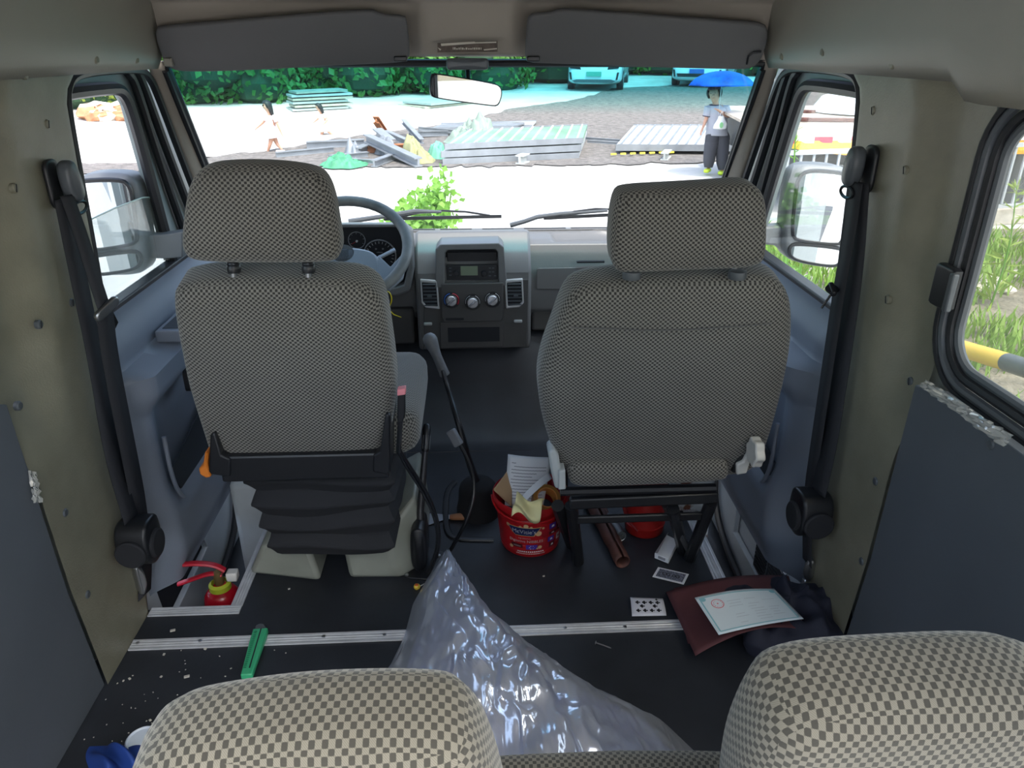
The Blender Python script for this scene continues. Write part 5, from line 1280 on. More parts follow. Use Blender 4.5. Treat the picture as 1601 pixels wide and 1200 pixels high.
for a, b_, r in ((292,1057,.006),(270,985,.006),(162,1171,.006),(452,920,.003),(850,900,.003)): cr.obox(atz(a, b_, .002), r*2, r, .003, ax=(1,.3,0), az=(0,0,1))
o = cr.build('paint_flakes', mat('pale paint flakes', (.55,.52,.46), .8), smooth=0, keep=True); tag(o, 'scattered pale paint flakes and crumbs on the black floor at the left wall', 'debris', kind='stuff')

# ---- loose strips of clear tape on the slate panels
ctm = glass('clear tape', (.75,.76,.78), refl=.5, haze=.35)
def tapepiece(C, lab, amp):
    o = B().grid(lambda u, v: C[0].lerp(C[1], u).lerp(C[3].lerp(C[2], u), v)+V((amp*abs(noise.noise(V((u*9, v*4, 1))))+amp*.6*noise.noise(V((u*22, v*9, 3))), 0, 0)), 26, 8).build('clear_tape', ctm, smooth=20); return tag(o, lab, 'tape')
tapepiece([atx(1448,592,XR-.018), atx(1585,680,XR-.018), atx(1572,700,XR-.018), atx(1440,602,XR-.018)], 'torn clear tape along the top edge of the right slate panel, under the window', -.014)
tapepiece([atx(44,735,XL+.012), atx(54,738,XL+.012), atx(63,785,XL+.012), atx(52,786,XL+.012)], 'small crumpled clear tape stuck on the left slate panel beside the pillar', .012)
# ================================================================ FOLIAGE
def leafmat(name, c1, c2):
    m = bpy.data.materials.new(name); m.use_nodes = True; N = m.node_tree.nodes; L = m.node_tree.links; b = N['Principled BSDF']
    b.inputs['Roughness'].default_value = .5
    tc = N.new('ShaderNodeTexCoord'); nz = N.new('ShaderNodeTexNoise'); nz.inputs['Scale'].default_value = 3; L.new(tc.outputs['Object'], nz.inputs['Vector'])
    wn_ = N.new('ShaderNodeTexWhiteNoise'); L.new(tc.outputs['Object'], wn_.inputs['Vector'])
    mx = N.new('ShaderNodeMix'); mx.data_type = 'RGBA'; mx.inputs['A'].default_value = (*c1, 1); mx.inputs['B'].default_value = (*c2, 1); L.new(nz.outputs['Fac'], mx.inputs['Factor'])
    L.new(mx.outputs['Result'], b.inputs['Base Color'])
    tl = N.new('ShaderNodeBsdfTranslucent'); L.new(mx.outputs['Result'], tl.inputs[0]); ms_ = N.new('ShaderNodeMixShader'); ms_.inputs[0].default_value = .35
    L.new(b.outputs[0], ms_.inputs[1]); L.new(tl.outputs[0], ms_.inputs[2]); L.new(ms_.outputs[0], N['Material Output'].inputs[0]); return m
LF = leafmat('dark green leaves', (.05,.16,.035), (.13,.32,.06)); LF2 = leafmat('fresh green leaves', (.13,.33,.04), (.24,.46,.07)); LF3 = leafmat('yellow-green leaves', (.20,.32,.05), (.38,.45,.09))
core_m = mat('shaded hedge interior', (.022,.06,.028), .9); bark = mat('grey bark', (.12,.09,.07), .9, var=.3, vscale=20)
def leaf(bb, p, n, up, w, l):
    n = n.normalized(); t = up-n*up.dot(n)
    if t.length < 1e-4: t = n.orthogonal()
    t.normalize(); s_ = n.cross(t)
    b0 = len(bb.v); bb.v += [p, p+t*l*.45+s_*w*.5+n*l*.04, p+t*l, p+t*l*.45-s_*w*.5+n*l*.04]; bb.f.append([b0, b0+1, b0+2, b0+3])
def rdir():
    while True:
        v = V((random.uniform(-1,1), random.uniform(-1,1), random.uniform(-1,1)))
        if .05 < v.length < 1: return v.normalized()
def bush(x, y, w, d, h, n, lm, lab, size=.16, name='bush', group=None, cat='bush', trunk=True):
    z = gz(x, y); t = thing(name, (x, y, z), lab, cat, group); bb = B()
    lobes = [(V((x+random.uniform(-.38,.38)*w, y+random.uniform(-.3,.3)*d, z+h*random.uniform(.12,.72))), random.uniform(.26,.44)) for _ in range(11)]
    for i in range(n):
        c, r = random.choice(lobes); dv = rdir(); q = random.uniform(.75, 1.08)
        p = c+V((dv.x*w*r*q, dv.y*d*r*q, dv.z*h*r*.9*q)); 
        if p.z < z+.02: p.z = z+random.uniform(.02, .3*h)
        leaf(bb, p, dv+rdir()*.7, V((0,0,.3))+rdir(), size*random.uniform(.5,.9), size*random.uniform(.8,1.4))
    bb.build('foliage', lm, t, smooth=0)
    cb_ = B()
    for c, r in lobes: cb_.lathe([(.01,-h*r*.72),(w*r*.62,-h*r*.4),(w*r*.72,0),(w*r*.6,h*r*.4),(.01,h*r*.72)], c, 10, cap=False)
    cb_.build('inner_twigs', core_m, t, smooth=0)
    if trunk: B().tube([V((x,y,z-.02)), V((x+.05,y,z+h*.5))], [.06,.03], 6).build('stem', bark, t)
    return t
random.seed(21)
hed = [(232,168,3.4,2.6,3.0,LF,'dark hedge bush behind the left edge of the windscreen'),(330,164,3.6,2.4,2.9,LF,'tall dark green bush left of the planks, beyond the running girls'),
       (425,158,3.0,2.4,2.8,LF,'dark bush behind the head of the walking girl'),(500,152,3.4,2.2,2.3,LF2,'broad bright green bush just behind the stacked planks'),
       (585,152,3.0,2.2,2.4,LF,'bush with grassy foot right of the stacked planks'),(655,148,3.0,2.2,2.7,LF,'green bush left of the interior mirror'),
       (735,142,3.2,2.2,2.7,LF,'green bush seen behind the interior mirror'),(815,132,3.6,2.4,2.6,LF2,'low bright hedge bush left of the nearer white car'),
       (985,118,3.2,2.2,2.6,LF2,'green bush between the two white cars'),(1150,118,4.6,2.4,2.4,LF2,'green bush behind the blue umbrella')]
for (a, b_, w, d, h, lm, lab) in hed:
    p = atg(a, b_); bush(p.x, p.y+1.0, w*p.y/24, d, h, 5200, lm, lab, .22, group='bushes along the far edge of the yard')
for k, (a, b_) in enumerate(((120,172),(185,168))):
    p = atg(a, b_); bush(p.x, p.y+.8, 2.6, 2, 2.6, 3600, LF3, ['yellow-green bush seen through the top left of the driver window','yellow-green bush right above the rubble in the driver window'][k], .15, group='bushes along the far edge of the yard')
hb2 = B().grid(lambda u, v: (lerp(-26, 30, u), 31+1.2*noise.noise(V((u*20, v*3, 0)))+10*sst(.5, .75, u), lerp(-.5, 6.5, v)+.6*noise.noise(V((u*30, v, 2)))*v), 90, 10)
o = hb2.build('hedge', mat('dense dark hedge', (.018,.05,.022), .9, var=.6, vscale=4), smooth=60); tag(o, 'tall dark hedge closing off the yard behind all the bushes', 'hedge')
# small fresh plant in front of the windscreen
pc = atg(668, 372); pt = thing('shrub', (pc.x, 5.2, GZ), 'fresh green leafy shrub growing right in front of the van, above the left wiper', 'shrub')
lb_ = B(); sb_ = B(); random.seed(4)
stems = []
for k, (a, b_, h_) in enumerate(((612,338,0),(630,318,0),(648,300,0),(668,290,0),(685,276,0),(700,284,0),(706,296,0),(690,310,0),(660,320,0),(640,345,0),(672,346,0),(700,350,0),(575,352,0),(600,350,0),(655,308,0),(678,300,0))):
    tip = aty(a, b_, 5.2+random.uniform(-.25,.25)); base = V((pc.x+.15, 5.2, GZ))
    pts = smooth3([base, base.lerp(tip, .5)+V((random.uniform(-.05,.05),0,.06)), tip], it=2); sb_.tube(pts, .006, 5)
    for i in range(80):
        q = random.uniform(.55, 1.0); c_ = base.lerp(tip, q)+rdir()*.075
        leaf(lb_, c_, rdir()+V((0,-.6,.6)), rdir(), .05, .055)
lb_.build('foliage', LF2, pt, smooth=0); sb_.build('stems', LF2, pt)
# grass and weeds to the right
gb = B(); random.seed(9)
def blade(bb, p, h, lean, w):
    a = random.uniform(0, 6.28); d = V((math.cos(a), math.sin(a), 0)); s_ = V((-d.y, d.x, 0))*w
    m_ = p+V((0,0,h*.55))+d*lean*.35; t_ = p+V((0,0,h))+d*lean; b0 = len(bb.v)
    bb.v += [p-s_*.6, p+s_*.6, m_+s_, m_-s_, t_]; bb.f += [[b0,b0+1,b0+2,b0+3],[b0+3,b0+2,b0+4]]
for _ in range(15000):
    x = random.uniform(1.9, 8.5); y = random.uniform(2.2, 8.0)
    if x > 1.2+y*.95 or x < .30*y+.55: continue
    dens = noise.noise(V((x*.9, y*.9, 4)))
    if y > 5.2 and y < 6.1 and dens < .25: continue
    if dens < -.28: continue
    h = random.uniform(.08, .25)*(1+.5*max(0, dens)); blade(gb, V((x, y, GZ)), h, h*.45, random.uniform(.006,.013))
o = gb.build('grass', leafmat('weedy grass', (.12,.27,.03), (.30,.42,.07)), smooth=0, keep=True); tag(o, 'bright green grass and weeds growing to the right of the van', 'grass', kind='stuff')
def weed(px, pytop, Y, w, lab, dens=60, lm=LF2):
    top = aty(px, pytop, Y); z = GZ; bx = top.x+.06
    t = thing('tall_weed', (bx, Y, z), lab, 'weed', 'tall weeds right of the van'); sbb = B(); H_ = top.z-z
    path = smooth3([V((bx,Y,z)), V((bx+.03,Y,z+H_*.5)), top], it=3); sbb.tube(path, [lerp(.010,.003, i/(len(path)-1)) for i in range(len(path))], 5).build('stem', LF2, t)
    lb2 = B()
    for i in range(dens):
        q = random.uniform(.12, 1); k = q*(len(path)-1); p = path[int(k)].lerp(path[min(int(k)+1, len(path)-1)], k-int(k)); d = rdir(); d.z = abs(d.z)*.8+.25; l = w*(1.15-q*.8)
        leaf(lb2, p, rdir(), d, l*.16, l)
    lb2.build('foliage', lm, t, smooth=0)
weed(1247, 150, 5.0, 0.099, 'tallest spiky weed, rising past the red and white truck stripe', 130)
weed(1200, 345, 5.0, 0.124, 'short weed left of the tallest one, low in the passenger window', 60)
weed(1232, 300, 4.8, 0.136, 'bushy weed at the foot of the tallest spiky weed', 90)
weed(1262, 262, 5.4, 0.124, 'weed between the tallest one and the right door mirror', 80)
weed(1522, 330, 6.2, 0.155, 'thin weed before the left end of the truck wheel in the rear window', 60)
weed(1545, 300, 6.0, 0.155, 'weed rising in front of the truck wheel', 60, LF3)
weed(1590, 290, 5.6, 0.217, 'broad grassy weed at the right edge of the photo', 60, LF3)
# pale rubble on the bank
rm_ = mat('pale rubble', (.55,.50,.44), .9, var=.2, vscale=9); random.seed(13)
def rock(c, r, m_, lab, group):
    bb = B().lathe([(.001,-r*.5),(r*.7,-r*.4),(r,0),(r*.75,r*.35),(.001,r*.5)], c, 8, cap=False, sx=random.uniform(1,1.8))
    bb.v = [p+rdir()*r*.16 for p in bb.v]; o = bb.build('rubble_stone', m_, smooth=0); return tag(o, lab, 'stone', group)
for k in range(14):
    a, b_ = random.uniform(1495, 1640), random.uniform(425, 455); p = atz(a, b_, GZ+.03); rock(p, random.uniform(.06,.14), rm_, 'pale rubble stone on the weedy bank seen through the right rear window', 'pale rubble on the bank')
for k in range(12):
    a, b_ = random.uniform(1190, 1320), random.uniform(408, 470); p = atz(a, b_, GZ+.02); rock(p, random.uniform(.03,.08), rm_, 'small pale stone under the right door mirror, seen over the passenger door', 'pale stones by the passenger door')
rr = mat('reddish rubble', (.42,.20,.10), .9, var=.3, vscale=5)
for k in range(16):
    a, b_ = random.uniform(150, 222), random.uniform(172, 190); p = atg(a, b_); rock(p+V((0,0,.1)), random.uniform(.15,.35), random.choice((rr, rm_, rm_)), 'rubble stone in the heap seen at the top of the driver window', 'rubble heap beyond the driver window')

# ================================================================ FENCE, TRUCK, BARRIER ARM
fm2 = mat('white-grey fence paint', (.42,.44,.48), .5)
F0 = atz(1203, 240, .32); F1 = atz(1545, 228, .32); fd = (F1-F0); F2 = F0+fd*1.9
fe = thing('metal_railing', (F0.x, F0.y, GZ), 'white metal railing in front of the flatbed truck, running to the right', 'railing')
zb = -.37
B().bar(F0, F2, .05, .045).build('top_rail', fm2, fe, smooth=0); B().bar(V((F0.x,F0.y,zb)), V((F2.x,F2.y,zb)), .04, .04).build('bottom_rail', fm2, fe, smooth=0)
n = int((F2-F0).length/.150)
for k in range(n):
    p = F0.lerp(F2, (k+.5)/n); B().box(p.x-.011, p.x+.011, p.y-.011, p.y+.011, zb, .32).build('picket', fm2, fe, smooth=0)
for q in (0, .5, 1): p = F0.lerp(F2, q); B().box(p.x-.03, p.x+.03, p.y-.03, p.y+.03, GZ, .33).build('post', fm2, fe, smooth=0)
kb_ = B().bar(V((F0.x+.1,F0.y+.2,GZ+.09)), V((F2.x,F2.y+.2,GZ+.09)), .18, .18); tag(kb_.build('kerb', rm_, smooth=0), 'low pale concrete kerb along the foot of the white railing', 'kerb')
tx0 = aty(1213, 222, 9.15).x
tk = thing('flatbed_truck', (tx0, 9.2, GZ), 'orange flatbed truck with red and white reflective stripe behind the white railing', 'truck')
orp = mat('orange truck paint', (.85,.36,.015), .45); deckm = mat('worn pale deck', (.50,.42,.34), .8, var=.25, vscale=3); wr, rr2 = mat('reflective white', (.75,.74,.72), .4), mat('reflective red', (.60,.015,.05), .4)
B().prism([V((tx0,9.15,.30)),V((13.5,9.75,.30)),V((13.5,13.4,.36)),V((tx0+.5,13.4,.36))], V((0,0,.04))).build('deck', deckm, tk, smooth=0)
B().prism([V((tx0+.1,9.14,.235)),V((tx0+.5,9.145,.17)),V((tx0+1.1,9.19,.11)),V((13.5,9.74,.11)),V((13.5,9.74,.30)),V((tx0+.1,9.14,.30))], V((0,.08,0))).build('side_rail', orp, tk, smooth=0)
n = 44
for k in range(n):
    x = tx0+k*.235; y = lerp(9.145, 9.745, (x-tx0)/(13.5-tx0))
    if x > 13: break
    B().box(x, x+.235, y-.006, y, .275, .345).build('reflective_stripe', rr2 if k % 2 == 0 else wr, tk, smooth=0)
for x in (3.2, 7.05, 8.4):
    xx = max(x, tx0+1.0)
    w_ = B().lathe([(.20,-.12),(.42,-.12),(.45,-.06),(.45,.08),(.42,.12),(.2,.12)], V((xx, 9.85, GZ+.45)), 32, axis=(0,-1,0)).build('wheel', M['gasket'], tk)
    B().lathe([(.27,.10),(.27,.125),(.22,.06),(.10,.05),(.09,.11),(0,.11)], V((xx, 9.85, GZ+.45)), 28, axis=(0,-1,0), cap=False).build('rim', M['steel'], w_)
B().box(tx0+.6, 13.3, 9.9, 13.0, -.15, .29).build('chassis', M['gasket'], tk, smooth=0)
for (a, b_, c, d_, lab) in ((1225,186,1340,188,'rusty steel rod lying across the flatbed deck'),(1232,174,1345,168,'thin rail lying across the far side of the flatbed deck')):
    o = B().tube([atz(a, b_, .40), atz((a+c)/2-20, b_+1, .40), atz(c, d_, .40)], .03, 6).build('steel_rod', rust); tag(o, lab, 'rod')
def tarp(px0, px1, pyb, h, d, m_, lab, seed=0, amp=.18):
    a, b_ = atg(px0, pyb), atg(px1, pyb-2); L_ = (b_-a).length; mid = (a+b_)/2; dx = (b_-a).normalized(); dy = V((-dx.y, dx.x, 0))
    def f(u, v):
        t = 2*math.pi*u; w = 1+.30*noise.noise(V((math.cos(t)*2+seed, math.sin(t)*2, 5))); x = math.cos(t)*v*L_/2*w; y = math.sin(t)*v*d/2*w+d*.3
        n1 = noise.noise(V((x*2.2+seed, y*2.2, 0))); n2 = noise.noise(V((x*6+seed, y*5, 2))); n3 = noise.noise(V((x*13+seed, y*12, 4)))
        z = (h*(1-v**2.2)*(.75+1.1*n1)+amp*.9*abs(n2)+amp*.45*n3)*(1-v**5)
        p = mid+dx*x+dy*y; return V((p.x, p.y, gz(p.x, p.y)+.02+max(0, z)))
    o = B().grid(f, 56, 22, cu=True).build('tarpaulin', m_, smooth=12); return tag(o, lab, 'tarpaulin')
o = B().lathe([(.01,.0),(.75,.0),(.6,.22),(.25,.34),(.01,.36)], atz(1345, 172, .42)+V((0,0,-.02)), 14, cap=False).build('white_sheet_heap', mat('white sheeting', (.7,.72,.75), .7), smooth=30); tag(o, 'white sheeting heaped on the far end of the flatbed deck', 'sheeting')
py0 = atz(1395, 512, GZ+.06); py1 = atz(1575, 566, -.28); py2 = atz(1720, 612, -.10)
yp = thing('barrier_pole', (py0.x, py0.y, GZ), 'yellow pole with a black section lying aslant in the weeds by the right rear window', 'pole')
B().tube([py0, py1], .052, 16).build('yellow_section', mat('yellow pole paint', (.80,.52,.07), .5), yp); B().tube([py1, py2], .0525, 16).build('black_section', M['gasket'], yp)
B().tube([V((py2.x,py2.y,GZ)), py2], .04, 10).build('support', M['gasket'], yp)
for k, (a, b_) in enumerate(((1484,536),(1488,541),(1492,537),(1496,545),(1490,547),(1500,541),(1486,549),(1497,551))):
    q = (a-1395)/(1575-1395); p = py0.lerp(py1, q)+V((-.02,-.046,.022+.008*((k % 3)-1)))
    B().obox(p, .014, .003, .005, ax=(py1-py0), az=(0,.5,1)).build('black_mark', M['black'], yp, smooth=0)

# ================================================================ YARD: BOARDS, PANELS, SCRAP
random.seed(31)
wdm = mat('weathered board', (.42,.36,.29), .8, var=.25, vscale=6); galv = mat('galvanised steel', (.25,.27,.29), .45, .35, var=.15, vscale=4); whp = mat('white panel', (.42,.44,.42), .5, var=.06, vscale=2); rustm = mat('rusty steel', (.30,.12,.05), .8, var=.3, vscale=8)
a, b_ = atg(452, 176), atg(538, 171)
for k in range(6):
    o = B().bar(a+V((random.uniform(-.1,.1),.5,.05+k*.085)), b_+V((random.uniform(-.1,.15),.5,.05+k*.085)), .9, .055).build('board', wdm if k % 2 else whp, smooth=0)
    tag(o, ['bottom','second lowest','third','fourth','second highest','topmost'][k]+' board of the neat stack behind the walking girl', 'board', 'stacked boards by the hedge')
a, b_ = atg(640, 172), atg(735, 163)
for k in range(2):
    o = B().bar(a+V((.15*k,.7,.04+k*.08)), b_+V((.1*k,.9,.04+k*.08)), 1.3, .05).build('panel', whp if k else wdm, smooth=0); tag(o, ['lower pale board lying on the ground left of the interior mirror','upper pale board lying on the ground left of the interior mirror'][k], 'board', 'pale boards left of the mirror')
# stacked framed panels, green tinted on top
def panel(c0, c1, c2, c3, z, th, m_, lab, ribs=0, rm__=None, group=None, name='panel'):
    C = [atg(*c) for c in (c0, c1, c2, c3)]; C = [V((p.x, p.y, gz(p.x, p.y)+z)) for p in C]
    t = thing(name, C[0], lab, 'panel', group)
    B().prism(C, V((0,0,th))).build('sheet', m_, t, smooth=0)
    for k in range(ribs):
        q = (k+.5)/ribs; B().bar(C[0].lerp(C[1], q)+V((0,0,th+.01)), C[3].lerp(C[2], q)+V((0,0,th+.01)), .035, .03).build('rib', rm__ or galv, t, smooth=0)
    for i, j in ((0,1),(3,2)): B().bar(C[i]+V((0,0,th*.5)), C[j]+V((0,0,th*.5)), .05, th+.04).build('edge_rail', galv, t, smooth=0)
    return t
grp = mat('pale green panel', (.17,.32,.21), .5, var=.3, vscale=1.2)
panel((692,258),(905,248),(915,222),(725,232), .02, .07, whp, 'bottom panel of the framed stack right of the olive tarpaulin', group='framed panels in the yard')
panel((690,257),(908,246),(917,221),(722,231), .14, .07, whp, 'middle panel of the framed stack right of the olive tarpaulin', group='framed panels in the yard')
panel((696,256),(910,245),(917,221),(730,230), .27, .06, grp, 'pale green topmost panel of the framed stack, with white ribs', 12, whp, group='framed panels in the yard')
panel((962,242),(1165,243),(1180,209),(990,209), .10, .08, whp, 'large white ribbed panel lying behind the person with the umbrella', 14, galv, group='framed panels in the yard')
panel((680,207),(832,202),(838,195),(690,199), .05, .03, whp, 'thin white corrugated sheet lying farthest back in the scrap', group='thin sheets at the back')
panel((672,212),(800,209),(820,203),(690,205), .12, .03, galv, 'thin grey sheet just in front of the farthest white sheet', group='thin sheets at the back')
for k in range(9):
    a, b_ = atg(945+random.uniform(-4,4), 243), atg(965+k*12, 241); 
ysm = mat('yellow-black tape', (.75,.62,.08), .5)
for k in range(7):
    p, q = atg(955+k*15, 246-k*.5), atg(963+k*15, 245.6-k*.5); o = B().bar(p+V((0,0,.06)), q+V((0,0,.06)), .04, .03).build('yellow_tape', ysm, smooth=0); tag(o, 'yellow tape strip lying under the front edge of the large white panel', 'tape', 'yellow strips under the white panel')
beams = [((570,214),(655,262),.16,.10,galv,'long pale square beam slanting down to the right in front of the olive tarpaulin'),((592,212),(612,228),.20,.10,galv,'short pale beam leaning behind the long slanting beam'),((606,210),(640,226),.12,.35,galv,'grey beam slanting down behind the olive tarpaulin'),
         ((632,212),(660,226),.10,.3,galv,'grey beam end just left of the grey-green tarpaulin'),((480,233),(570,229),.14,.03,galv,'long grey girder lying left of the scrap heap'),((432,247),(522,238),.10,.03,galv,'thin grey rail lying at the feet of the walking girl'),
         ((515,252),(575,246),.10,.03,galv,'grey pipe lying behind the green netting'),((585,262),(622,248),.12,.06,galv,'pale flat bar sticking out to the left below the long beam'),((560,246),(590,232),.16,.1,galv,'dull metal tube left of the long slanting beam'),
         ((600,240),(645,236),.14,.1,rustm,'rusty beam under the crossing beams'),((590,218),(602,214),.14,.4,rustm,'short rusty post end at the top of the scrap heap'),((575,240),(592,239),.12,.08,rustm,'orange rusty block left of the long beam'),
         ((640,217),(700,213),.12,.1,galv,'grey rail lying behind the tarpaulins'),((660,213),(805,207),.08,.06,galv,'long grey strip lying behind the grey-green tarpaulin'),((655,216),(730,211),.08,.2,galv,'white rail lying over the long grey strip'),
         ((820,222),(905,204),.05,.15,whp,'thin white pole leaning over the green-topped panels'),((915,219),(978,223),.05,.04,galv,'thin rod between the panel stack and the large white panel'),((918,224),(970,227),.05,.04,galv,'second thin rod between the two groups of panels'),((812,258),(822,254),.16,.05,whp,'small white block on the ground before the panel stack'),((1038,252),(1044,246),.14,.05,whp,'white block on the ground under the large panel'),((545,255),(600,258),.08,.04,galv,'thin bar in front of the green netting')]
for k, (p, q, w, z, m_, lab) in enumerate(beams):
    P, Q = atg(*p), atg(*q); zz = max(z, w/2+.01)
    P.z = gz(P.x, P.y)+(z if k in (0, 1, 2) else zz)+(.45 if k == 0 else .25 if k in (1, 2) else 0); Q.z = gz(Q.x, Q.y)+w/2+.01
    if k == 0: P = aty(574, 216, 15.2); 
    if k == 1: P = aty(590, 208, 15.8); Q = aty(612, 226, 15.2)
    if k == 2: P = aty(604, 208, 16.2); Q = aty(640, 224, 15.6)
    t = thing('steel_beam', (P+Q)/2, lab, 'beam', 'scrap beams in the yard'); d_ = (Q-P).normalized(); s_ = d_.cross(V((0,0,1))).normalized()*w*.5; u_ = V((0,0,w*.42))
    B().bar(P, Q, w*.25, w*.8).build('web', m_, t, smooth=0); B().bar(P+u_, Q+u_, w, w*.14).build('flange', m_, t, smooth=0); B().bar(P-u_, Q-u_, w, w*.14).build('flange', m_, t, smooth=0)
tarp(626, 682, 256, .42, 1.0, mat('olive tarp', (.27,.27,.13), .7, var=.15, vscale=3), 'crumpled olive tarpaulin in the middle of the scrap heap', 1)
tarp(700, 796, 232, .42, 1.6, mat('grey-green tarp', (.22,.28,.23), .7, var=.15, vscale=3), 'grey-green tarpaulin draped over scrap behind the panel stack', 5)
tarp(500, 575, 264, .22, .9, mat('green netting', (.05,.24,.12), .7, var=.3, vscale=6), 'bright green netting lying behind the driver headrest', 9, .12)
tarp(672, 706, 250, .28, .7, mat('teal plastic', (.12,.34,.25), .6), 'teal plastic sheet between the olive tarpaulin and the panels', 12)
tarp(540, 575, 247, .26, .6, galv, 'dull grey crumpled sheet metal left of the long beam', 15); tarp(588, 625, 244, .30, .7, mat('slate scrap', (.18,.20,.22), .6, var=.4, vscale=4), 'dark crumpled scrap under the crossing beams', 18)

# ================================================================ CARS
def car(x, y, rot, lab, grille):
    z = gz(x, y); t = thing('car', (x, y, z), lab, 'car', 'white cars at the far hedge')
    Mx = Matrix.Translation(V((x, y, z))) @ Matrix.Rotation(rot, 4, 'Z')
    paint = mat('white car paint', (.72,.74,.74), .2, coat=.6) if 'white car paint' not in bpy.data.materials else bpy.data.materials['white car paint']
    dk = M['black']
    # stations along the car: front at y=0 (towards us), nose first
    S = [(0,.30,.62,.70),(.06,.24,.78,.80),(.30,.20,.86,.87),(.9,.20,.96,.90),(1.15,.20,1.0,.90),(1.8,.20,1.48,.90),(2.6,.20,1.58,.90),(3.6,.20,1.52,.90),(4.2,.22,1.05,.88),(4.35,.32,.90,.80)]
    def body(u, v):
        k = v*(len(S)-1); i = min(int(k), len(S)-2); q = k-i; yy, zb_, zt, hw = [lerp(S[i][j], S[i+1][j], q) for j in range(4)]
        a = 2*math.pi*u; ca, sa = math.cos(a), math.sin(a); e = .42
        xx = hw*(abs(ca)**e)*(1 if ca >= 0 else -1); zz = (zb_+zt)/2+(zt-zb_)/2*(abs(sa)**e)*(1 if sa >= 0 else -1)
        belt = .95
        if zz > belt: xx *= 1-.22*(zz-belt)/.6
        return Mx @ V((xx, yy, zz))
    bb = B().grid(body, 48, 40, cu=True); n0 = len(bb.v); bb.f.append([i*41 for i in range(48)]); bb.f.append([i*41+40 for i in range(48)]); bb.build('body', paint, t, smooth=40)
    def q(poly, yy, th, nm_, m_): return B().prism([Mx @ V((a, yy, b_)) for a, b_ in poly], (Mx.to_3x3() @ V((0,-th,0)))).build(nm_, m_, t, smooth=0)
    q([(-.66,1.04),(.66,1.04),(.56,1.44),(-.56,1.44)], 1.42, .25, 'windscreen', dk)
    for sg in (-1, 1):
        q([(sg*.42,.66),(sg*.78,.70),(sg*.80,.80),(sg*.46,.76)], .10, .09, 'headlamp', dk)
        q([(sg*.70,.36),(sg*.76,.36),(sg*.80,.58),(sg*.74,.58)], .06, .06, 'air_duct', dk)
    if grille: q([(-.62,.36),(.62,.36),(.66,.46),(-.66,.46)], .03, .08, 'lower_grille', dk)
    else: q([(-.60,.27),(.60,.27),(.70,.33),(.55,.37),(-.55,.37),(-.70,.33)], .03, .08, 'lower_grille', M['gasket'])
    q([(-.24,.46),(.24,.46),(.24,.60),(-.24,.60)], .0, .04, 'number_plate', mat('car plate', (.12,.40,.30) if not grille else (.03,.12,.45), .5))
    for sg in (-1, 1):
        for yy in (.78, 3.45):
            c = Mx @ V((sg*.80, yy, .32)); ax = Mx.to_3x3() @ V((sg, 0, 0))
            w_ = B().lathe([(.1,-.10),(.29,-.10),(.32,-.06),(.32,.06),(.29,.11),(.2,.11)], c, 24, axis=ax).build('wheel', M['rubber'], t)
            B().lathe([(.20,.10),(.20,.115),(.05,.09),(0,.09)], c, 20, axis=ax, cap=False).build('rim', M['steel'], w_)
        B().prism([Mx @ V((sg*.895, a, b_)) for a, b_ in [(1.35,1.0),(3.7,1.0),(3.4,1.36),(1.85,1.38)]], Mx.to_3x3() @ V((-sg*.16,0,0))).build('side_window', dk, t, smooth=0)
p = (atg(893, 147)+atg(957, 141))/2; car(p.x+.05, p.y+.1, math.radians(-14), 'white car parked left of the other, green plate, beyond the gravel', False)
p = atg(1078, 139); car(p.x+.25, p.y+.2, math.radians(-24), 'white car with a blue plate, parked behind the blue umbrella', True)

# ================================================================ PEOPLE
skin_m = mat('skin', (.55,.30,.20), .55); hair_m = mat('black hair', (.012,.010,.010), .5)
def skinned(name, chains, mt, parent, root=0, sub=1):
    vs, es, rs = [], [], []; idx = {}
    def gid(p, r):
        k = (round(p.x,4), round(p.y,4), round(p.z,4))
        if k not in idx: idx[k] = len(vs); vs.append(p); rs.append(r)
        return idx[k]
    for ch in chains:
        pr_ = None
        for p, r in ch:
            i = gid(p, r)
            if pr_ is not None and pr_ != i: es.append((pr_, i))
            pr_ = i
    L_ = ORG[parent]; me = bpy.data.meshes.new(name); me.from_pydata([p-L_ for p in vs], es, []); o = bpy.data.objects.new(name, me); COL.objects.link(o); o.parent = parent; ORG[o] = L_
    m_ = o.modifiers.new('skin', 'SKIN'); m_.use_smooth_shade = True
    for i, sv in enumerate(me.skin_vertices[0].data): sv.radius = (rs[i], rs[i]); sv.use_root = (i == root)
    s_ = o.modifiers.new('sub', 'SUBSURF'); s_.levels = sub; s_.render_levels = sub; me.materials.append(mt); return o
def hand_chains(w, d, side, sc_):
    d = d.normalized(); side = (side-d*side.dot(d)).normalized(); pal = w+d*.045*sc_; out_c = [[(w, .020*sc_), (pal, .024*sc_)]]
    for k, (o_, l) in enumerate(((-.024,.060),(-.008,.070),(.008,.066),(.023,.052))):
        b0 = pal+side*o_*sc_+d*.03*sc_; c1 = b0+d*l*.5*sc_; c2 = c1+d*l*.4*sc_+d.cross(side)*.014*sc_
        out_c.append([(pal, .024*sc_), (b0, .0095*sc_), (c1, .0085*sc_), (c2, .0070*sc_)])
    t0 = w+d*.02*sc_-side*.03*sc_; out_c.append([(w+d*.001, .020*sc_), (t0, .011*sc_), (t0+d*.035*sc_-side*.012*sc_, .009*sc_)])
    return out_c
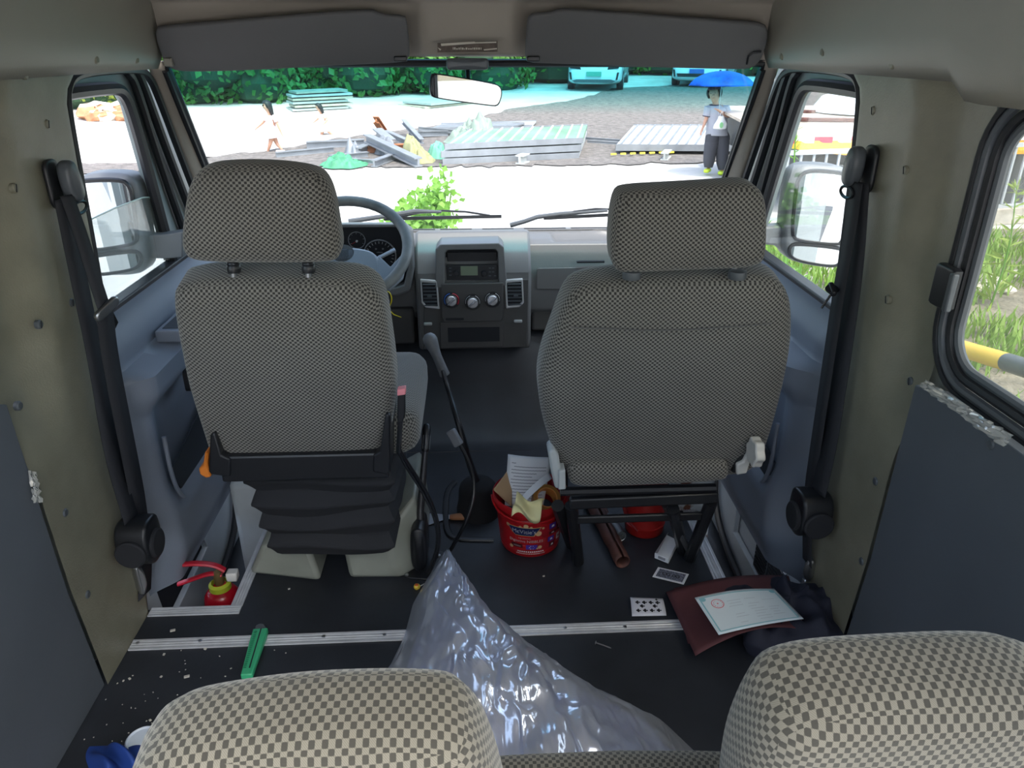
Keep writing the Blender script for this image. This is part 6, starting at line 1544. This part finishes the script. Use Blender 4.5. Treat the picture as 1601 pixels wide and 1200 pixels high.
def figure(lab, Y, J, h, face, yo=None):
    """J: joints measured in the photo at distance Y; yo: depth offsets"""
    yo = yo or {}; P = {k: aty(v[0], v[1], Y+yo.get(k, 0)) for k, v in J.items()}
    f1 = P['footL']; z0 = min(P['footL'].z, P['footR'].z)-.02*h
    t = thing('person', (P['pelvis'].x, Y, gz(P['pelvis'].x, Y)), lab, 'person')
    H = h/1.5; hc = P['head']; nk = P['neck']; ch = P['chest']; pv = P['pelvis']; fc = V(face).normalized(); up = (hc-nk).normalized()
    C = [[(pv, .105*H), (pv.lerp(ch, .45), .088*H), (ch, .105*H), (nk.lerp(ch, .3), .07*H), (nk, .042*H), (hc-up*.045*H+fc*.012*H, .080*H), (hc+up*.035*H, .100*H), (hc+up*.095*H, .06*H)]]
    C.append([(hc-up*.045*H+fc*.012*H, .080*H), (hc-up*.02*H+fc*.108*H, .016*H)])
    for s_ in 'LR':
        C.append([(ch, .105*H), (P['sh'+s_], .046*H), (P['el'+s_], .033*H), (P['ha'+s_], .022*H)])
        d = P['ha'+s_]-P['el'+s_]; C += hand_chains(P['ha'+s_]+d.normalized()*.002, d, V((0,1,0)), H*.95)
        C[-6].insert(0, (P['ha'+s_], .022*H))
        hp = pv+(P['kn'+s_]-pv)*.18; hp.x += 0
        ft = P['foot'+s_]; C.append([(pv, .105*H), (hp, .085*H), (P['kn'+s_], .052*H), (ft+V((0,0,.05*H)), .032*H), (ft+V((0,0,.012*H)), .030*H), (ft+fc*.11*H*V((1,1,0)).length/1.41+V((0,0,.004*H)), .024*H)])
    skinned('body', C, skin_m, t)
    side = up.cross(fc).normalized()
    for sg in (-1, 1):
        B().lathe([(0,-.008*H),(.008*H,0),(0,.008*H)], hc+fc*.096*H+side*sg*.034*H+up*.012*H, 8, cap=False).build('eye', hair_m, t)
        B().lathe([(0,-.006*H),(.022*H,0),(0,.006*H)], hc+side*sg*.098*H-up*.008*H, 8, axis=side, cap=False).build('ear', skin_m, t)
    B().obox(hc+fc*.092*H-up*.060*H, .034*H, .008*H, .008*H, ax=side, ay=fc).build('mouth', mat('lips', (.40,.12,.10), .5) if 'lips' not in bpy.data.materials else bpy.data.materials['lips'], t)
    return t, P, H, fc, up, side
def hair(t, hc, up, fc, side, H, long_=0.0):
    def f(u, v):
        a = 2*math.pi*u; th = v*math.pi*.72; d = up*math.cos(th)+(fc*math.cos(a)+side*math.sin(a))*math.sin(th)
        r = .126*H; frontness = max(0, math.cos(a))
        if frontness > .55 and th > 1.15: d = (up*math.cos(1.15)+(fc*math.cos(a)+side*math.sin(a))*math.sin(1.15))
        p = hc-fc*.008*H+up*.012*H+d*r
        if long_ and frontness <= .05 and v > .75: p = p-up*(v-.75)*4*long_*(1+.1*math.sin(a*5))
        return p
    B().grid(f, 28, 14, cu=True).build('hair', hair_m, t, smooth=80)
def loft(sections, mt, name, t, n=20, solid=.006):
    """sections: (centre, half width vec, half depth vec)"""
    bb = B().grid(lambda u, v: (lambda c, a, b_: c+a*math.cos(2*math.pi*u)+b_*math.sin(2*math.pi*u))(*[(sections[min(int(v*(len(sections)-1)), len(sections)-2)][j]).lerp(sections[min(int(v*(len(sections)-1)), len(sections)-2)+1][j], v*(len(sections)-1)-min(int(v*(len(sections)-1)), len(sections)-2)) for j in range(3)]), n, 4*(len(sections)-1), cu=True)
    return bb.build(name, mt, t, smooth=70, solid=solid)
def dress(t, P, H, side, fc, mt, hem, flare):
    up = V((0,0,1)); nk, ch, pv = P['neck'], P['chest'], P['pelvis']
    loft([(nk-up*.035*H, side*.075*H, fc*.06*H), (nk-up*.075*H, side*.135*H, fc*.095*H), (ch, side*.130*H, fc*.115*H), (ch.lerp(pv, .6), side*.110*H, fc*.105*H), (pv, side*.15*H, fc*.145*H), (hem, side*flare*H, fc*flare*H)], mt, 'dress', t)
    for s_ in 'LR':
        s0, e0 = P['sh'+s_], P['el'+s_]; B().tube([s0.lerp(ch, .25), s0.lerp(e0, .15), s0.lerp(e0, .55)], [.06*H,.066*H,.060*H], 12).build('sleeve', mt, t)
drm = mat('pale pink dress', (.74,.62,.62), .8); drm2 = mat('cream patterned dress', (.74,.68,.56), .8, var=.15, vscale=30)
sandal = mat('pale sandal', (.6,.5,.45), .6)
def shoes(t, P, H, fc, m_):
    f = V((fc.x, fc.y, 0)).normalized(); s_ = V((-f.y, f.x, 0))
    for k in 'LR': 
        p = P['foot'+k]; B().cushion(rrect(0,0,.24*H,.095*H,.04*H), .055*H, .02*H, p+f*.045*H-V((0,0,.024*H)), f, s_, (0,0,1), n=28, bulge=0).build('shoe', m_, t)
g1, P, H, fc, up, sd = figure('taller girl in a pale pink dress walking left across the yard', 15.3, dict(head=(417,165),neck=(421,178),chest=(424,188),pelvis=(426,207),shL=(419,182),shR=(430,183),elL=(411,192),haL=(404,198),elR=(435,197),haR=(439,206),knL=(422,226),footL=(419,240),knR=(433,225),footR=(441,236)), 1.12, (-1,-.55,-.1), dict(shR=-.09,elR=-.12,haR=-.12,shL=.06,elL=.10,haL=.12,knL=-.05,knR=.05))
hair(g1, P['head'], up, fc, sd, H, .13); dress(g1, P, H, sd, fc, drm, aty(426, 216, 15.3), .20); shoes(g1, P, H, fc, sandal)
o = B().cushion([(-.07,-.05),(.07,-.05),(.05,.05),(-.05,.05)], .05, .015, P['haR']+V((.01,-.03,-.17)), (1,0,0), (0,0,1), (0,1,0), n=24).build('hand_bag', mat('white hand bag', (.7,.7,.72), .6)); tag(o, 'small white bag hanging from the hand of the walking girl', 'bag')
g2_, P, H, fc, up, sd = figure('smaller girl in a cream dress running to the left behind the first girl', 17.4, dict(head=(498,167),neck=(502,177),chest=(504,183),pelvis=(506,198),shL=(500,180),shR=(508,180),elL=(496,187),haL=(492,190),elR=(512,188),haR=(507,193),knL=(503,210),footL=(506,221),knR=(517,208),footR=(528,215)), .95, (-1,-.4,-.05), dict(shR=-.08,elR=-.12,haR=-.14,shL=.06,elL=.08,haL=.1))
hair(g2_, P['head'], up, fc, sd, H, .10); dress(g2_, P, H, sd, fc, drm2, aty(508, 206, 17.4), .19); shoes(g2_, P, H, fc, sandal)
YP = 12.6
pr3, P, H, fc, up, sd = figure('person in grey T-shirt and dark trousers walking under a blue umbrella', YP, dict(head=(1117,146),neck=(1118,161),chest=(1121,176),pelvis=(1121,205),shL=(1108,168),shR=(1134,169),elL=(1104,186),haL=(1099,199),elR=(1140,183),haR=(1124,173),knL=(1110,238),footL=(1107,266),knR=(1129,240),footR=(1129,269)), 1.5, (-.55,-1,-.05), dict(haR=-.28,elR=-.06,haL=-.03))
hair(pr3, P['head'], up, fc, sd, H, 0)
gs = mat('grey T-shirt cloth', (.36,.37,.41), .85); gd = mat('dark trouser cloth', (.055,.055,.065), .85); gc = mat('dark collar', (.05,.04,.06), .8)
upz = V((0,0,1)); fh = V((fc.x, fc.y, 0)).normalized(); sh_ = V((-fh.y, fh.x, 0))
loft([(P['neck']-upz*.03, sh_*.085, fh*.075), (P['neck']-upz*.075, sh_*.165, fh*.105), (P['chest'], sh_*.17, fh*.13), (P['chest'].lerp(P['pelvis'], .6), sh_*.165, fh*.13), (P['pelvis']-upz*.06, sh_*.18, fh*.145)], gs, 'shirt', pr3)
B().tube([P['neck']-upz*.032+sh_*.082*math.cos(a)+fh*.078*math.sin(a) for a in [k*math.pi/8 for k in range(16)]], .012, 6, closed=True).build('collar', gc, pr3)
for k in 'LR':
    s0, e0 = P['sh'+k], P['el'+k]; B().tube([s0.lerp(P['chest'], .3), s0.lerp(e0, .1), s0.lerp(e0, .75)], [.07,.078,.066], 14).build('sleeve', gs, pr3); B().tube([s0.lerp(e0, .72), s0.lerp(e0, .80)], .069, 14).build('sleeve_band', gc, pr3)
    hpv = P['pelvis']+(V((P['kn'+k].x, P['kn'+k].y, P['pelvis'].z))-P['pelvis'])*.8
    B().tube([P['pelvis'].lerp(hpv, .55)-upz*.02, hpv-upz*.10, P['kn'+k]+upz*.02, P['kn'+k].lerp(P['foot'+k], .5), P['foot'+k]+upz*.05], [.115,.12,.105,.095,.070], 16).build('trouser_leg', gd, pr3)
shoes(pr3, P, H, fc, mat('lime shoes', (.60,.80,.05), .5))
hp_ = P['haR']; ut = aty(1130, 113, YP-.28)
um = thing('umbrella', hp_, 'open blue patterned umbrella held over the person in the grey T-shirt', 'umbrella')
B().tube([hp_-(ut-hp_).normalized()*.10, ut], .006, 8).build('shaft', M['steel'], um)
ua = (ut-hp_).normalized(); uc = ut
ubl = mat('blue umbrella cloth', (.01,.10,.62), .45, var=.5, vscale=5)
e1 = ua.orthogonal().normalized(); e2 = ua.cross(e1)
def umb(u, v):
    a = 2*math.pi*u; r = .52*math.sin(v*1.25)/math.sin(1.25); sc_l = 1-.06*abs(math.sin(a*4))*v
    return uc+(e1*math.cos(a)+e2*math.sin(a))*r*sc_l-ua*(.26*(1-math.cos(v*1.35)))+ua*.02
B().grid(umb, 64, 12, cu=True).build('canopy', ubl, um, smooth=60, solid=.002)
for k in range(8):
    a = k*math.pi/4; B().tube([uc-ua*.0+(e1*math.cos(a)+e2*math.sin(a))*.52*math.sin(v*1.25)/math.sin(1.25)-ua*(.26*(1-math.cos(v*1.35))-.012) for v in (0,.25,.5,.75,1)], .003, 5).build('rib', M['steel'], um)
sbm = mat('white carrier bag film', (.72,.74,.72), .4); bc0 = hp_+V((.04,-.03,-.02))
cbg = thing('carrier_bag', bc0, 'white plastic carrier bag with a green print hanging from the hand with the umbrella', 'bag')
def bgf(u, v):
    a = 2*math.pi*u; z = -.06-.20*v; w = lerp(.045, .105, sst(0,.7,v)); d = lerp(.02,.05,sst(0,.8,v)); k = 1-.6*sst(.92,1,v)
    return bc0+V((math.cos(a)*w*k*(1+.08*math.sin(3*a+5*v)), math.sin(a)*d*k, z))
B().grid(bgf, 28, 14, cu=True).build('bag_body', sbm, cbg, smooth=60)
for sx_ in (-.03, .03): B().tube(smooth3([bc0+V((sx_,0,-.08)), bc0+V((sx_*.5,0,-.02)), bc0+V((0,0,.01))], it=2), .008, 6, flat=.4).build('bag_handle', sbm, cbg)
B().prism([bc0+V((.0+.03*math.cos(a), -.058, -.19+.045*math.sin(a))) for a in [k*math.pi/5 for k in range(10)]], V((0,.01,0))).build('green_print', mat('green print', (.25,.55,.25), .6), cbg, smooth=0)
